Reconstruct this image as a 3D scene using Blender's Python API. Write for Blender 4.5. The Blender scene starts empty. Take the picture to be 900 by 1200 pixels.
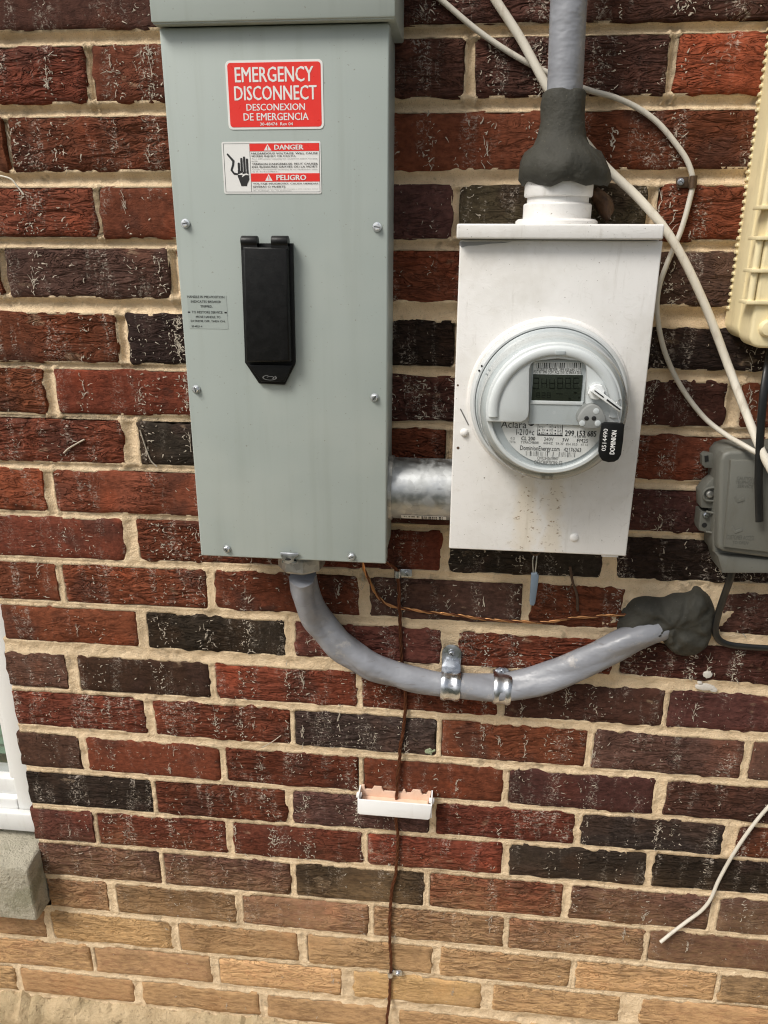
import bpy, bmesh, math, random
import numpy as np
from mathutils import Vector, Matrix, noise

# ------------------------------------------------------------------ camera
scene = bpy.context.scene
CAM_R = ((0.99462, -0.00472, 0.10349), (0.03856, 0.94406, -0.32751), (-0.09615, 0.32974, 0.93916))
CAM_C = (0.6339, -1.0767, 1.9662)
cam_data = bpy.data.cameras.new('camera')
cam = bpy.data.objects.new('camera', cam_data)
scene.collection.objects.link(cam)
cam_data.sensor_fit = 'VERTICAL'
cam_data.sensor_height = 36.0
cam_data.sensor_width = 27.0
cam_data.lens = 27.0
cam_data.clip_start = 0.02
cam_data.clip_end = 2000.0
_r = [Vector((v[0], v[2], -v[1])) for v in CAM_R]
_m = Matrix.Identity(4)
for _i in range(3):
    _m[_i][0], _m[_i][1], _m[_i][2], _m[_i][3] = _r[0][_i], -_r[1][_i], -_r[2][_i], CAM_C[_i]
cam.matrix_world = _m
scene.camera = cam

# ------------------------------------------------------------------ sky, sun, exposure
SUN_EL, SUN_AZ = math.radians(50), math.radians(-48)   # azimuth from straight out of the wall (-Y), negative = from the left
world = bpy.data.worlds.new('World')
scene.world = world
world.use_nodes = True
wn, wl = world.node_tree.nodes, world.node_tree.links
wn.clear()
w_out = wn.new('ShaderNodeOutputWorld')
w_bg = wn.new('ShaderNodeBackground')
w_sky = wn.new('ShaderNodeTexSky')
w_sky.sky_type = 'NISHITA'
w_sky.sun_disc = False
w_sky.sun_elevation = SUN_EL
sun_dir = Vector((math.sin(SUN_AZ) * math.cos(SUN_EL), -math.cos(SUN_AZ) * math.cos(SUN_EL), math.sin(SUN_EL)))
w_sky.sun_rotation = math.atan2(sun_dir.x, sun_dir.y)
w_sky.air_density = 1.0
w_sky.dust_density = 4.0
w_hs = wn.new('ShaderNodeHueSaturation')          # a thin overcast: paler than the clear sky
w_hs.inputs['Saturation'].default_value = 0.25
wl.new(w_sky.outputs[0], w_hs.inputs['Color'])
wl.new(w_hs.outputs[0], w_bg.inputs['Color'])
w_bg.inputs['Strength'].default_value = 0.085
wl.new(w_bg.outputs[0], w_out.inputs[0])
sun_l = bpy.data.lights.new('sun', 'SUN')
sun_l.energy = 2.1
sun_l.angle = math.radians(20)
sun_l.color = (1.0, 0.95, 0.87)
sun = bpy.data.objects.new('sun', sun_l)
scene.collection.objects.link(sun)
sun.location = (-3, -4, 6)
sun.rotation_euler = (-sun_dir).to_track_quat('-Z', 'Y').to_euler()
vs = scene.view_settings
vs.view_transform = 'Standard'
vs.look = 'None'
vs.gamma = 1.0
vs.use_curve_mapping = False
vs.exposure = 0.53
scene.cycles.use_denoising = True
scene.cycles.max_bounces = 6
scene.cycles.diffuse_bounces = 3
scene.cycles.glossy_bounces = 3
scene.cycles.transparent_max_bounces = 8
scene.cycles.filter_width = 1.15
scene.cycles.caustics_reflective = False
scene.cycles.caustics_refractive = False

# ------------------------------------------------------------------ helpers
rnd = random.Random(11)
COL = scene.collection


def at(px, py, Y=0.0):
    """A point of the place: where the sight line of a photo pixel meets the plane at depth Y off the wall."""
    u, v = (px - 450) / 900.0, (py - 600) / 900.0
    r = [CAM_R[0][i] * u + CAM_R[1][i] * v + CAM_R[2][i] for i in range(3)]
    d = Vector((r[0], r[2], -r[1]))
    return Vector(CAM_C) + d * ((Y - CAM_C[1]) / d.y)


def srgb(r, g, b):
    return tuple(((c / 255) / 12.92 if c / 255 <= 0.04045 else ((c / 255 + 0.055) / 1.055) ** 2.4) for c in (r, g, b)) + (1.0,)


class MB:
    """Collects shapes; build() links them as one mesh object."""
    def __init__(self):
        self.v, self.f, self.sm = [], [], []

    def add(self, verts, faces, smooth=False):
        o = len(self.v)
        self.v += [Vector(p) for p in verts]
        self.f += [tuple(i + o for i in f) for f in faces]
        self.sm += [smooth] * len(faces)
        return self

    def box(self, a, b, bev=0.0, seg=2):
        lo = Vector([min(a[i], b[i]) for i in range(3)])
        hi = Vector([max(a[i], b[i]) for i in range(3)])
        bm = bmesh.new()
        bmesh.ops.create_cube(bm, size=1.0)
        for vv in bm.verts:
            vv.co = Vector([(lo[i] + hi[i]) / 2 + vv.co[i] * (hi[i] - lo[i]) for i in range(3)])
        if bev > 0:
            bmesh.ops.bevel(bm, geom=list(bm.edges), offset=bev, segments=seg, profile=0.5, affect='EDGES')
        return self.frombm(bm, bev > 0)

    def frombm(self, bm, smooth=False):
        bm.normal_update()
        bm.verts.ensure_lookup_table()
        vs_ = [v.co.copy() for v in bm.verts]
        fs_ = [tuple(v.index for v in f.verts) for f in bm.faces]
        bm.free()
        return self.add(vs_, fs_, smooth)

    def prism(self, pts, y0, y1, bev=0.0, seg=2):
        """Polygon of (x, z) points, front at y0, back at y1 (y1 > y0), front rim bevelled."""
        a = sum(pts[i][0] * pts[(i + 1) % len(pts)][1] - pts[(i + 1) % len(pts)][0] * pts[i][1] for i in range(len(pts)))
        if a < 0:
            pts = pts[::-1]
        bm = bmesh.new()
        fv = [bm.verts.new((p[0], y0, p[1])) for p in pts]
        bv = [bm.verts.new((p[0], y1, p[1])) for p in pts]
        ff = bm.faces.new(fv)
        bm.faces.new(bv[::-1])
        n = len(pts)
        for i in range(n):
            bm.faces.new((fv[i], bv[i], bv[(i + 1) % n], fv[(i + 1) % n]))
        bmesh.ops.recalc_face_normals(bm, faces=list(bm.faces))
        if bev > 0:
            bmesh.ops.bevel(bm, geom=list(ff.edges), offset=bev, segments=seg, profile=0.5, affect='EDGES')
        return self.frombm(bm, False)

    def lathe(self, prof, c, axis='Y', n=48, rot=0.0, wob=None):
        """Profile of (r, h) turned about an axis through c; h runs along the axis."""
        vs_, fs_ = [], []
        for j, (r, h) in enumerate(prof):
            for i in range(n):
                t = 2 * math.pi * i / n + rot
                rr = r * (wob(t, j) if wob else 1.0)
                x, y = rr * math.cos(t), rr * math.sin(t)
                vs_.append({'Y': (c[0] + x, c[1] + h, c[2] + y), 'Z': (c[0] + x, c[1] + y, c[2] + h), 'X': (c[0] + h, c[1] + x, c[2] + y)}[axis])
        m = len(prof)
        for j in range(m - 1):
            for i in range(n):
                k = (i + 1) % n
                fs_.append((j * n + i, j * n + k, (j + 1) * n + k, (j + 1) * n + i))
        fs_.append(tuple(range(n)))
        fs_.append(tuple((m - 1) * n + i for i in range(n))[::-1])
        return self.add(vs_, fs_, True)

    def tube(self, pts, rad, n=10, sub=6, radf=None, flat=1.0, closed=True):
        path = spline(pts, sub)
        N = len(path)
        tang = [(path[min(i + 1, N - 1)] - path[max(i - 1, 0)]).normalized() for i in range(N)]
        up = Vector((0, -1, 0))
        nrm = (up - tang[0] * up.dot(tang[0]))
        if nrm.length < 1e-4:
            nrm = Vector((1, 0, 0)) - tang[0] * tang[0].x
        nrm.normalize()
        vs_, fs_ = [], []
        s = 0.0
        for i in range(N):
            if i:
                s += (path[i] - path[i - 1]).length
                nrm = (nrm - tang[i] * nrm.dot(tang[i])).normalized()
            bi = tang[i].cross(nrm)
            for k in range(n):
                t = 2 * math.pi * k / n
                r = rad * (radf(t, s) if radf else 1.0)
                vs_.append(path[i] + nrm * (r * math.cos(t) * flat) + bi * (r * math.sin(t)))
        for i in range(N - 1):
            for k in range(n):
                k2 = (k + 1) % n
                fs_.append((i * n + k, i * n + k2, (i + 1) * n + k2, (i + 1) * n + k))
        if closed:
            fs_.append(tuple(range(n))[::-1])
            fs_.append(tuple((N - 1) * n + k for k in range(n)))
        return self.add(vs_, fs_, True)

    def build(self, name, mat, parent=None, auto=40):
        root = Vector((0, 0, 0))
        p = parent
        while p is not None:
            root += p.location
            p = p.parent
        me = bpy.data.meshes.new(name)
        me.from_pydata([tuple(v - root) for v in self.v], [], self.f)
        bm = bmesh.new()
        bm.from_mesh(me)
        bmesh.ops.recalc_face_normals(bm, faces=list(bm.faces))
        bm.to_mesh(me)
        bm.free()
        me.polygons.foreach_set('use_smooth', [True] * len(me.polygons))
        if auto is not None:
            me.set_sharp_from_angle(angle=math.radians(auto))
        me.materials.append(mat)
        o = bpy.data.objects.new(name, me)
        COL.objects.link(o)
        if parent is not None:
            o.parent = parent
        return o


def spline(pts, sub=6):
    pts = [Vector(p) for p in pts]
    if len(pts) < 3:
        return pts
    P = [pts[0] * 2 - pts[1]] + pts + [pts[-1] * 2 - pts[-2]]
    out = []
    for i in range(1, len(P) - 2):
        a, b, c, d = P[i - 1], P[i], P[i + 1], P[i + 2]
        for k in range(sub):
            t = k / sub
            out.append(0.5 * ((2 * b) + (c - a) * t + (2 * a - 5 * b + 4 * c - d) * t * t + (3 * b - a - 3 * c + d) * t ** 3))
    out.append(pts[-1])
    return out


def tag(o, label=None, cat=None, group=None, kind=None):
    for k, v in (('label', label), ('category', cat), ('group', group), ('kind', kind)):
        if v:
            o[k] = v
    return o


def thing(name, loc, label, cat, group=None):
    o = bpy.data.objects.new(name, None)
    o.empty_display_size = 0.05
    COL.objects.link(o)
    o.location = loc
    return tag(o, label, cat, group)


def root_of(o):
    r = Vector((0, 0, 0))
    while o is not None:
        r += o.location
        o = o.parent
    return r


def copy_part(src, pos, parent, rotz=0.0):
    c = src.copy()
    COL.objects.link(c)
    c.parent = parent
    c.location = Vector(pos) - root_of(parent)
    c.rotation_euler = (0, rotz, 0)
    return c


def rrect(x0, z0, x1, z1, r, n=5):
    out = []
    for cx, cz, a0 in ((x1 - r, z1 - r, 0), (x0 + r, z1 - r, 90), (x0 + r, z0 + r, 180), (x1 - r, z0 + r, 270)):
        for k in range(n + 1):
            a = math.radians(a0 + 90 * k / n)
            out.append((cx + r * math.cos(a), cz + r * math.sin(a)))
    return out


def ppoly(pix, Y):
    return [(lambda p: (p.x, p.z))(at(x, y, Y)) for x, y in pix]


def lettering(name, s, Y, box, mat, parent, bold=0.0, vertical=False, align=None):
    """Print s as flat letters filling the (x0, z0, x1, z1) box on the plane Y; bold letters are struck three times."""
    cu = bpy.data.curves.new('tmp', 'FONT')
    cu.body = s
    cu.size = 1.0
    cu.resolution_u = 2
    to = bpy.data.objects.new('tmp', cu)
    COL.objects.link(to)
    dg = bpy.context.evaluated_depsgraph_get()
    me = bpy.data.meshes.new_from_object(to.evaluated_get(dg))
    bpy.data.objects.remove(to)
    bpy.data.curves.remove(cu)
    co = np.array([v.co[:] for v in me.vertices])
    fs = [tuple(f.vertices) for f in me.polygons]
    bpy.data.meshes.remove(me)
    V_, F_ = [], []
    for k, dx in enumerate((0.0,) if bold <= 0 else (-bold, 0.0, bold)):
        o_ = len(V_) and sum(len(x) for x in V_)
        V_.append(co + np.array([dx * 1.6, 0, 0]) + np.array([0, dx * 0.5, 0]))
        F_ += [tuple(i + o_ for i in f) for f in fs]
    nv = len(co)
    co = np.concatenate(V_)
    yy = np.repeat(np.arange(len(V_)) * -0.00002, nv)
    lo, hi = co.min(0), co.max(0)
    u, v = (co[:, 0] - lo[0]) / (hi[0] - lo[0]), (co[:, 1] - lo[1]) / (hi[1] - lo[1])
    if vertical:
        u, v = 1 - v, u
    x0, z0, x1, z1 = box
    r = root_of(parent)
    new = np.stack([x0 + u * (x1 - x0) - r.x, Y - r.y + yy, z0 + v * (z1 - z0) - r.z], 1)
    me = bpy.data.meshes.new(name)
    me.from_pydata(new.tolist(), [], F_)
    me.materials.append(mat)
    o = bpy.data.objects.new(name, me)
    COL.objects.link(o)
    o.parent = parent
    return o


def pbox(x0, y0, x1, y1, Y):
    """(x0, z0, x1, z1) world box from photo pixels on plane Y (left, top, right, bottom)."""
    a, b = at(x0, y1, Y), at(x1, y0, Y)
    return (a.x, a.z, b.x, b.z)


# ------------------------------------------------------------------ materials
class N:
    """Tiny node-graph writer."""
    def __init__(self, name, rough=0.5, metal=0.0, spec=0.5):
        self.m = bpy.data.materials.new(name)
        self.m.use_nodes = True
        self.t = self.m.node_tree
        self.b = self.t.nodes['Principled BSDF']
        self.b.inputs['Roughness'].default_value = rough
        self.b.inputs['Metallic'].default_value = metal
        self.b.inputs['Specular IOR Level'].default_value = spec
        self._p = None

    def new(self, kind, ins=None, **kw):
        n = self.t.nodes.new(kind)
        for k, v in kw.items():
            setattr(n, k, v)
        for k, v in (ins or {}).items():
            self.put(n.inputs[k], v)
        return n

    def put(self, sock, v):
        if isinstance(v, bpy.types.NodeSocket):
            self.t.links.new(v, sock)
        else:
            sock.default_value = v

    def pos(self, scale=(1, 1, 1), off=(0, 0, 0)):
        if self._p is None:
            self._p = self.new('ShaderNodeNewGeometry').outputs['Position']
        return self.new('ShaderNodeMapping', {'Vector': self._p, 'Scale': scale, 'Location': off}).outputs[0]

    def noise(self, scale, detail=4, rough=0.55, vec=None, dist=0.0, kind='FBM'):
        n = self.new('ShaderNodeTexNoise', {'Vector': vec or self.pos(), 'Scale': scale, 'Detail': detail, 'Roughness': rough, 'Distortion': dist}, noise_type=kind)
        return n.outputs['Fac']

    def ramp(self, fac, a, b, ca=0.0, cb=1.0):
        n = self.new('ShaderNodeMapRange', {'Value': fac, 'From Min': a, 'From Max': b, 'To Min': ca, 'To Max': cb}, interpolation_type='SMOOTHSTEP')
        return n.outputs[0]

    def math(self, op, a, b=0.0):
        n = self.new('ShaderNodeMath', operation=op)
        self.put(n.inputs[0], a)
        self.put(n.inputs[1], b)
        return n.outputs[0]

    def mix(self, fac, a, b, blend='MIX'):
        n = self.new('ShaderNodeMix', data_type='RGBA', blend_type=blend)
        self.put(n.inputs[0], fac)
        self.put(n.inputs[6], a)
        self.put(n.inputs[7], b)
        return n.outputs[2]

    def color(self, c):
        self.put(self.b.inputs['Base Color'], c)
        return self

    def rough(self, v):
        self.put(self.b.inputs['Roughness'], v)
        return self

    def bump(self, h, strength=0.5, dist=0.001):
        prev = self.b.inputs['Normal'].links
        n = self.new('ShaderNodeBump', {'Height': h, 'Strength': strength, 'Distance': dist})
        if prev:
            self.t.links.new(prev[0].from_socket, n.inputs['Normal'])
        self.t.links.new(n.outputs[0], self.b.inputs['Normal'])
        return self


def plain(name, col, rough=0.5, metal=0.0, spec=0.5, var=0.08, scale=60, bump=0.15, bscale=400, bdist=0.0004):
    n = N(name, rough, metal, spec)
    k = n.noise(scale, 5)
    dk = tuple(c * (1 - 2 * var) for c in col[:3]) + (1,)
    lt = tuple(min(1, c * (1 + var)) for c in col[:3]) + (1,)
    n.color(n.mix(k, dk, lt))
    n.rough(n.ramp(n.noise(scale * 1.7, 4), 0.3, 0.7, max(0.02, rough - 0.08), min(1, rough + 0.1)))
    if bump:
        n.bump(n.noise(bscale, 3), bump, bdist)
    return n.m


M = {}


def brick_material():
    n = N('brick', 0.9, 0, 0.12)
    oi = n.new('ShaderNodeObjectInfo')
    base = oi.outputs['Color']
    off = n.new('ShaderNodeVectorMath', {0: n._p or n.new('ShaderNodeNewGeometry').outputs['Position']}, operation='ADD')
    n._p = off.inputs[0].links[0].from_socket
    sc = n.new('ShaderNodeVectorMath', {0: oi.outputs['Random'], 1: (17.0, 3.0, 29.0)}, operation='MULTIPLY')
    n.t.links.new(sc.outputs[0], off.inputs[1])
    P = off.outputs[0]

    def pm(s):
        return n.new('ShaderNodeMapping', {'Vector': P, 'Scale': s}).outputs[0]
    # flashed patches and mottling
    big = n.noise(11, 2, vec=pm((0.9, 1, 0.9)))
    flash = n.ramp(big, 0.56, 0.66)
    c = n.mix(n.math('MULTIPLY', flash, 0.5), base, (0.046, 0.025, 0.020, 1))
    c = n.mix(n.ramp(big, 0.46, 0.30, 0.0, 0.5), c, n.mix(1.0, c, (1.75, 1.35, 1.10, 1), 'MULTIPLY'))
    mot = n.ramp(n.noise(150, 4, 0.65, vec=pm((0.7, 1, 1))), 0.25, 0.75, 0.68, 1.38)
    c = n.mix(1.0, c, n.new('ShaderNodeCombineColor', {0: mot, 1: mot, 2: mot}).outputs[0], 'MULTIPLY')
    # lime bloom in upright streaks where ivy has been torn away
    streak = n.ramp(n.noise(1.0, 3, 0.6, vec=n.pos((34, 1, 7))), 0.50, 0.64)
    fleck = n.ramp(n.noise(1.0, 4, 0.75, vec=n.pos((120, 1, 150)), dist=2.2), 0.51, 0.62)
    z = n.new('ShaderNodeSeparateXYZ', {0: n._p}).outputs[2]
    zz = n.math('ADD', z, n.math('MULTIPLY', n.math('SUBTRACT', n.noise(7, 3), 0.5), 0.22))
    mud = n.ramp(zz, 0.99, 0.58)
    bloom = n.math('MULTIPLY', n.math('MULTIPLY', streak, fleck), n.math('MULTIPLY', n.ramp(mud, 0.0, 1.0, 1.0, 0.15), n.ramp(oi.outputs['Random'], 0.0, 1.0, 0.45, 1.0)))
    c = n.mix(bloom, c, (0.50, 0.43, 0.36, 1))
    # smears of mortar left by the layers, and dark pits
    wide = n.noise(19, 3, 0.6, vec=pm((0.8, 1, 1.4)))
    c = n.mix(n.math('MULTIPLY', n.ramp(wide, 0.66, 0.72), n.ramp(mot, 0.7, 1.2, 0.05, 0.4)), c, (0.40, 0.29, 0.19, 1))
    c = n.mix(n.ramp(wide, 0.33, 0.25, 0.0, 0.55), c, (0.028, 0.018, 0.015, 1))
    # mud splashed up from the soil over the lowest courses
    mgrain = n.ramp(n.noise(110, 4, 0.7, vec=pm((0.45, 1, 1.2))), 0.3, 0.66, 0.45, 1.0)
    c = n.mix(n.math('MULTIPLY', n.math('MULTIPLY', mud, mgrain), n.ramp(oi.outputs['Random'], 0.0, 1.0, 0.6, 0.95)), c, (0.68, 0.43, 0.215, 1))
    n.color(c)
    # bark-like drag texture: torn ledges running along the brick
    rid = n.noise(1.0, 3, 0.55, vec=pm((24, 20, 78)), dist=0.7)
    lines = n.math('ABSOLUTE', n.math('SUBTRACT', n.math('FRACT', n.math('MULTIPLY', rid, 6.5)), 0.5))
    crack = n.ramp(lines, 0.0, 0.17)
    h = n.math('ADD', n.math('MULTIPLY', crack, 0.42), n.math('MULTIPLY', rid, 2.5))
    area = n.ramp(n.math('ADD', n.noise(9, 1, vec=pm((1, 1, 1))), n.math('MULTIPLY', oi.outputs['Random'], 0.5)), 0.50, 0.95, 0.10, 1.25)
    area = n.math('MULTIPLY', area, n.ramp(mud, 0.0, 1.0, 1.0, 0.42))
    h = n.math('ADD', n.math('MULTIPLY', h, area), n.math('MULTIPLY', n.noise(380, 3, 0.75), 0.16))
    n.bump(h, 1.0, 0.0066)
    return n.m


def mortar_material():
    n = N('mortar', 0.95, 0, 0.15)
    k = n.noise(60, 3, 0.7)
    c = n.mix(k, (0.66, 0.475, 0.285, 1), (0.95, 0.76, 0.52, 1))
    dirt = n.ramp(n.noise(9, 2), 0.5, 0.75)
    c = n.mix(n.math('MULTIPLY', dirt, 0.4), c, (0.34, 0.25, 0.155, 1))
    g = n.new('ShaderNodeTexVoronoi', {'Vector': n.pos(), 'Scale': 420.0})
    c = n.mix(n.ramp(g.outputs['Distance'], 0.0, 0.32, 0.5, 0.0), c, (0.17, 0.13, 0.09, 1))
    c = n.mix(n.ramp(n.noise(28, 3, 0.7), 0.58, 0.70, 0, 0.5), c, (0.25, 0.185, 0.12, 1))
    n.color(c)
    n.bump(n.math('ADD', n.noise(90, 3, 0.65), n.math('MULTIPLY', n.noise(520, 3, 0.75), 0.6)), 1.0, 0.0042)
    return n.m


M['brick'] = brick_material()
M['mortar'] = mortar_material()


def concrete_material(name, a, b, moss):
    n = N(name, 0.95, 0, 0.2)
    c = n.mix(n.noise(30, 6, 0.7), a, b)
    c = n.mix(n.math('MULTIPLY', n.ramp(n.noise(14, 5, 0.6), 0.48, 0.66), moss), c, (0.13, 0.135, 0.06, 1))
    c = n.mix(n.ramp(n.noise(260, 4, 0.7), 0.6, 0.75, 0, 0.55), c, (0.07, 0.06, 0.045, 1))
    n.color(c)
    c2 = n.mix(n.ramp(n.noise(55, 5, 0.75), 0.55, 0.68, 0, 0.6), c, tuple(v * 0.45 for v in a[:3]) + (1,))
    n.color(c2)
    n.bump(n.math('ADD', n.noise(40, 5, 0.7), n.math('MULTIPLY', n.noise(260, 4, 0.75), 0.4)), 1.0, 0.010)
    return n.m


M['sill'] = concrete_material('sill_concrete', (0.34, 0.31, 0.23, 1), (0.62, 0.57, 0.46, 1), 0.5)
M['footing'] = concrete_material('footing_concrete', (0.30, 0.20, 0.10, 1), (0.78, 0.62, 0.40, 1), 0.2)


def box_paint():
    n = N('grey_green_enamel', 0.42, 0, 0.45)
    c = n.mix(n.noise(6, 3), srgb(158, 167, 162), srgb(169, 177, 172))
    c = n.mix(n.ramp(n.noise(35, 6, 0.75), 0.62, 0.8, 0, 0.25), c, srgb(140, 140, 125))
    c = n.mix(n.ramp(n.noise(1.0, 4, 0.6, vec=n.pos((45, 45, 2.2))), 0.5, 0.72, 0, 0.22), c, srgb(138, 143, 134))
    c = n.mix(n.ramp(n.noise(3.5, 4, 0.65), 0.5, 0.7, 0, 0.22), c, srgb(190, 194, 186))
    sp = n.ramp(n.noise(300, 2, 0.5), 0.72, 0.76, 0, 0.5)
    c = n.mix(sp, c, srgb(110, 100, 84))
    n.color(c)
    n.rough(n.ramp(n.noise(12, 5), 0.3, 0.7, 0.36, 0.52))
    n.bump(n.noise(900, 2), 0.12, 0.0003)
    n.bump(n.noise(5, 2), 0.25, 0.002)
    return n.m


def white_paint():
    """Brushed white paint gone chalky, with dirt specks and rusty run marks below the meter."""
    n = N('old_white_paint', 0.5, 0, 0.4)
    c = n.mix(n.noise(8, 4), srgb(220, 218, 214), srgb(232, 230, 228))
    br = n.noise(1.0, 4, 0.65, vec=n.pos((60, 60, 75)), dist=2.5)
    c = n.mix(n.ramp(br, 0.56, 0.74, 0, 0.3), c, srgb(188, 183, 175))
    gr = n.ramp(n.noise(5, 5, 0.7), 0.45, 0.70, 0, 0.7)
    c = n.mix(gr, c, srgb(200, 196, 188))
    c = n.mix(n.ramp(n.noise(1.0, 5, 0.7, vec=n.pos((70, 70, 7))), 0.56, 0.74, 0, 0.4), c, srgb(172, 166, 155))
    c = n.mix(n.ramp(n.noise(330, 3, 0.6), 0.68, 0.73, 0, 0.75), c, srgb(92, 78, 60))
    c = n.mix(n.math('MULTIPLY', n.ramp(n.noise(26, 5, 0.7), 0.6, 0.78), 0.35), c, srgb(170, 158, 138))
    xyz = n.new('ShaderNodeSeparateXYZ', {0: n._p})
    x, z = xyz.outputs[0], xyz.outputs[2]
    drip = None
    for xc, w in ((0.722, 0.022), (0.757, 0.020)):
        d = n.math('ABSOLUTE', n.math('SUBTRACT', n.math('ADD', x, n.math('MULTIPLY', n.math('SUBTRACT', n.noise(45, 4), 0.5), 0.035)), xc))
        s = n.ramp(d, w, w * 0.2)
        drip = s if drip is None else n.math('MAXIMUM', drip, s)
    zone = n.math('MULTIPLY', n.ramp(z, 1.57, 1.60, 0.7, 1.0), n.ramp(z, 1.72, 1.66))
    drip = n.math('MULTIPLY', drip, zone)
    c = n.mix(n.math('MULTIPLY', drip, 0.3), c, srgb(205, 182, 132))
    spk = n.ramp(n.noise(1.0, 4, 0.6, vec=n.pos((160, 100, 260))), 0.60, 0.66)
    c = n.mix(n.math('MULTIPLY', n.math('MULTIPLY', drip, spk), 0.8), c, srgb(120, 92, 52))
    n.color(c)
    n.bump(br, 0.35, 0.0009)
    n.bump(n.noise(600, 3), 0.25, 0.0004)
    return n.m


M['box'] = box_paint()
M['white_box'] = white_paint()


def galv(name, tint=(0.62, 0.63, 0.64), rough=0.33, worn=0.6, lo=0.72):
    n = N(name, rough, 1.0)
    v = n.new('ShaderNodeTexVoronoi', {'Vector': n.pos(), 'Scale': 120.0})
    c = n.mix(n.new('ShaderNodeSeparateColor', {0: v.outputs['Color']}).outputs[0], tuple(t * lo for t in tint) + (1,), tuple(min(1, t * 1.2) for t in tint) + (1,))
    st = n.ramp(n.noise(1.0, 5, 0.7, vec=n.pos((60, 200, 240))), 0.56, 0.7, 0, worn)
    c = n.mix(st, c, (0.16, 0.15, 0.14, 1))
    n.color(c)
    n.rough(n.ramp(n.noise(70, 5), 0.3, 0.7, rough - 0.08, rough + 0.22))
    n.bump(n.noise(200, 4), 0.2, 0.0004)
    return n.m


M['galv'] = galv('galvanised_steel', (0.37, 0.38, 0.38), 0.44, 0.35, 0.94)
M['zinc'] = galv('bright_zinc', (0.55, 0.57, 0.60), 0.26, 0.3, 0.92)
M['screw_zinc'] = galv('screw_zinc', (0.80, 0.82, 0.84), 0.3, 0.15, 0.95)
M['cast_zinc'] = galv('cast_zinc', (0.45, 0.45, 0.43), 0.5, 0.4)
M['copper_dark'] = plain('tarnished_copper', (0.17, 0.062, 0.030, 1), 0.42, 0.75, var=0.35, scale=90)
M['copper'] = plain('bright_copper', (0.66, 0.34, 0.15, 1), 0.32, 1.0, var=0.3, scale=50)
M['jacket'] = None


def jacket():
    n = N('grey_cable_jacket', 0.38, 0, 0.5)
    c = n.mix(n.noise(14, 4), srgb(124, 126, 132), srgb(147, 149, 155))
    c = n.mix(n.ramp(n.noise(30, 5, 0.72), 0.56, 0.70, 0, 0.6), c, srgb(182, 176, 170))
    c = n.mix(n.ramp(n.noise(1.0, 5, 0.6, vec=n.pos((30, 60, 220))), 0.62, 0.72, 0, 0.35), c, srgb(104, 96, 92))
    n.color(c)
    n.rough(n.ramp(n.noise(40, 5), 0.3, 0.7, 0.3, 0.52))
    n.bump(n.noise(1.0, 3, 0.5, vec=n.pos((24, 24, 40))), 0.6, 0.007)
    return n.m


M['jacket'] = jacket()


def putty():
    n = N('duct_putty', 0.72, 0, 0.3)
    c = n.mix(n.noise(25, 5, 0.65), srgb(44, 44, 40), srgb(72, 70, 62))
    c = n.mix(n.ramp(n.noise(330, 3), 0.68, 0.76, 0, 0.6), c, srgb(120, 112, 96))
    n.color(c)
    n.bump(n.noise(34, 4, 0.55), 0.6, 0.006)
    n.bump(n.noise(150, 4, 0.65), 0.6, 0.002)
    return n.m


M['putty'] = putty()
M['black_plastic'] = plain('black_plastic', (0.007, 0.007, 0.007, 1), 0.42, spec=0.25, var=0.2, bump=0.3)
M['black_rubber'] = plain('black_cable_jacket', (0.010, 0.010, 0.010, 1), 0.4, var=0.2)
M['cream'] = None


def dirty_plastic(name, a, b, dirt, amt, rough=0.45):
    n = N(name, rough, 0, 0.45)
    c = n.mix(n.noise(9, 4), a, b)
    c = n.mix(n.ramp(n.noise(1.0, 6, 0.7, vec=n.pos((60, 60, 18))), 0.5, 0.75, 0, amt), c, dirt)
    c = n.mix(n.ramp(n.noise(280, 3), 0.68, 0.76, 0, amt), c, dirt)
    n.color(c)
    n.rough(n.ramp(n.noise(30, 5), 0.3, 0.7, rough - 0.06, rough + 0.15))
    n.bump(n.noise(700, 3), 0.2, 0.0003)
    return n.m


M['cream'] = dirty_plastic('yellowed_cream_plastic', srgb(220, 204, 160), srgb(230, 216, 176), srgb(150, 128, 84), 0.3)
M['tel'] = dirty_plastic('grey_enclosure_plastic', srgb(94, 94, 88), srgb(106, 106, 99), srgb(84, 80, 70), 0.4, 0.55)
M['white_cable'] = dirty_plastic('white_cable_jacket', srgb(214, 206, 190), srgb(228, 222, 208), srgb(140, 120, 98), 0.5, 0.42)
M['grey_cable'] = dirty_plastic('pale_grey_cable_jacket', srgb(190, 184, 170), srgb(208, 202, 190), srgb(130, 118, 100), 0.45, 0.45)
M['white_plastic'] = dirty_plastic('white_moulded_plastic', srgb(228, 228, 226), srgb(240, 240, 240), srgb(200, 192, 180), 0.2, 0.4)
M['peach'] = dirty_plastic('peach_bar_and_reflection', srgb(226, 192, 168), srgb(234, 204, 182), srgb(200, 150, 110), 0.3, 0.4)  # bar colour, also used to paint its reflection on the tray's back
M['vinyl'] = dirty_plastic('white_window_vinyl', srgb(226, 226, 222), srgb(238, 238, 236), srgb(190, 186, 174), 0.25, 0.4)
M['meter_white'] = dirty_plastic('meter_white_plastic', srgb(216, 219, 219), srgb(226, 229, 229), srgb(190, 190, 184), 0.15, 0.35)
M['meter_grey'] = dirty_plastic('meter_grey_plastic', srgb(180, 186, 187), srgb(194, 199, 200), srgb(150, 148, 140), 0.2, 0.4)
M['meter_ring'] = dirty_plastic('painted_sealing_ring', srgb(190, 193, 193), srgb(206, 209, 209), srgb(140, 138, 130), 0.3, 0.32)
M['port'] = plain('port_grey', srgb(142, 144, 142), 0.4)
M['paper'] = plain('white_label_stock', srgb(232, 231, 228), 0.4, var=0.02, bump=0)
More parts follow.
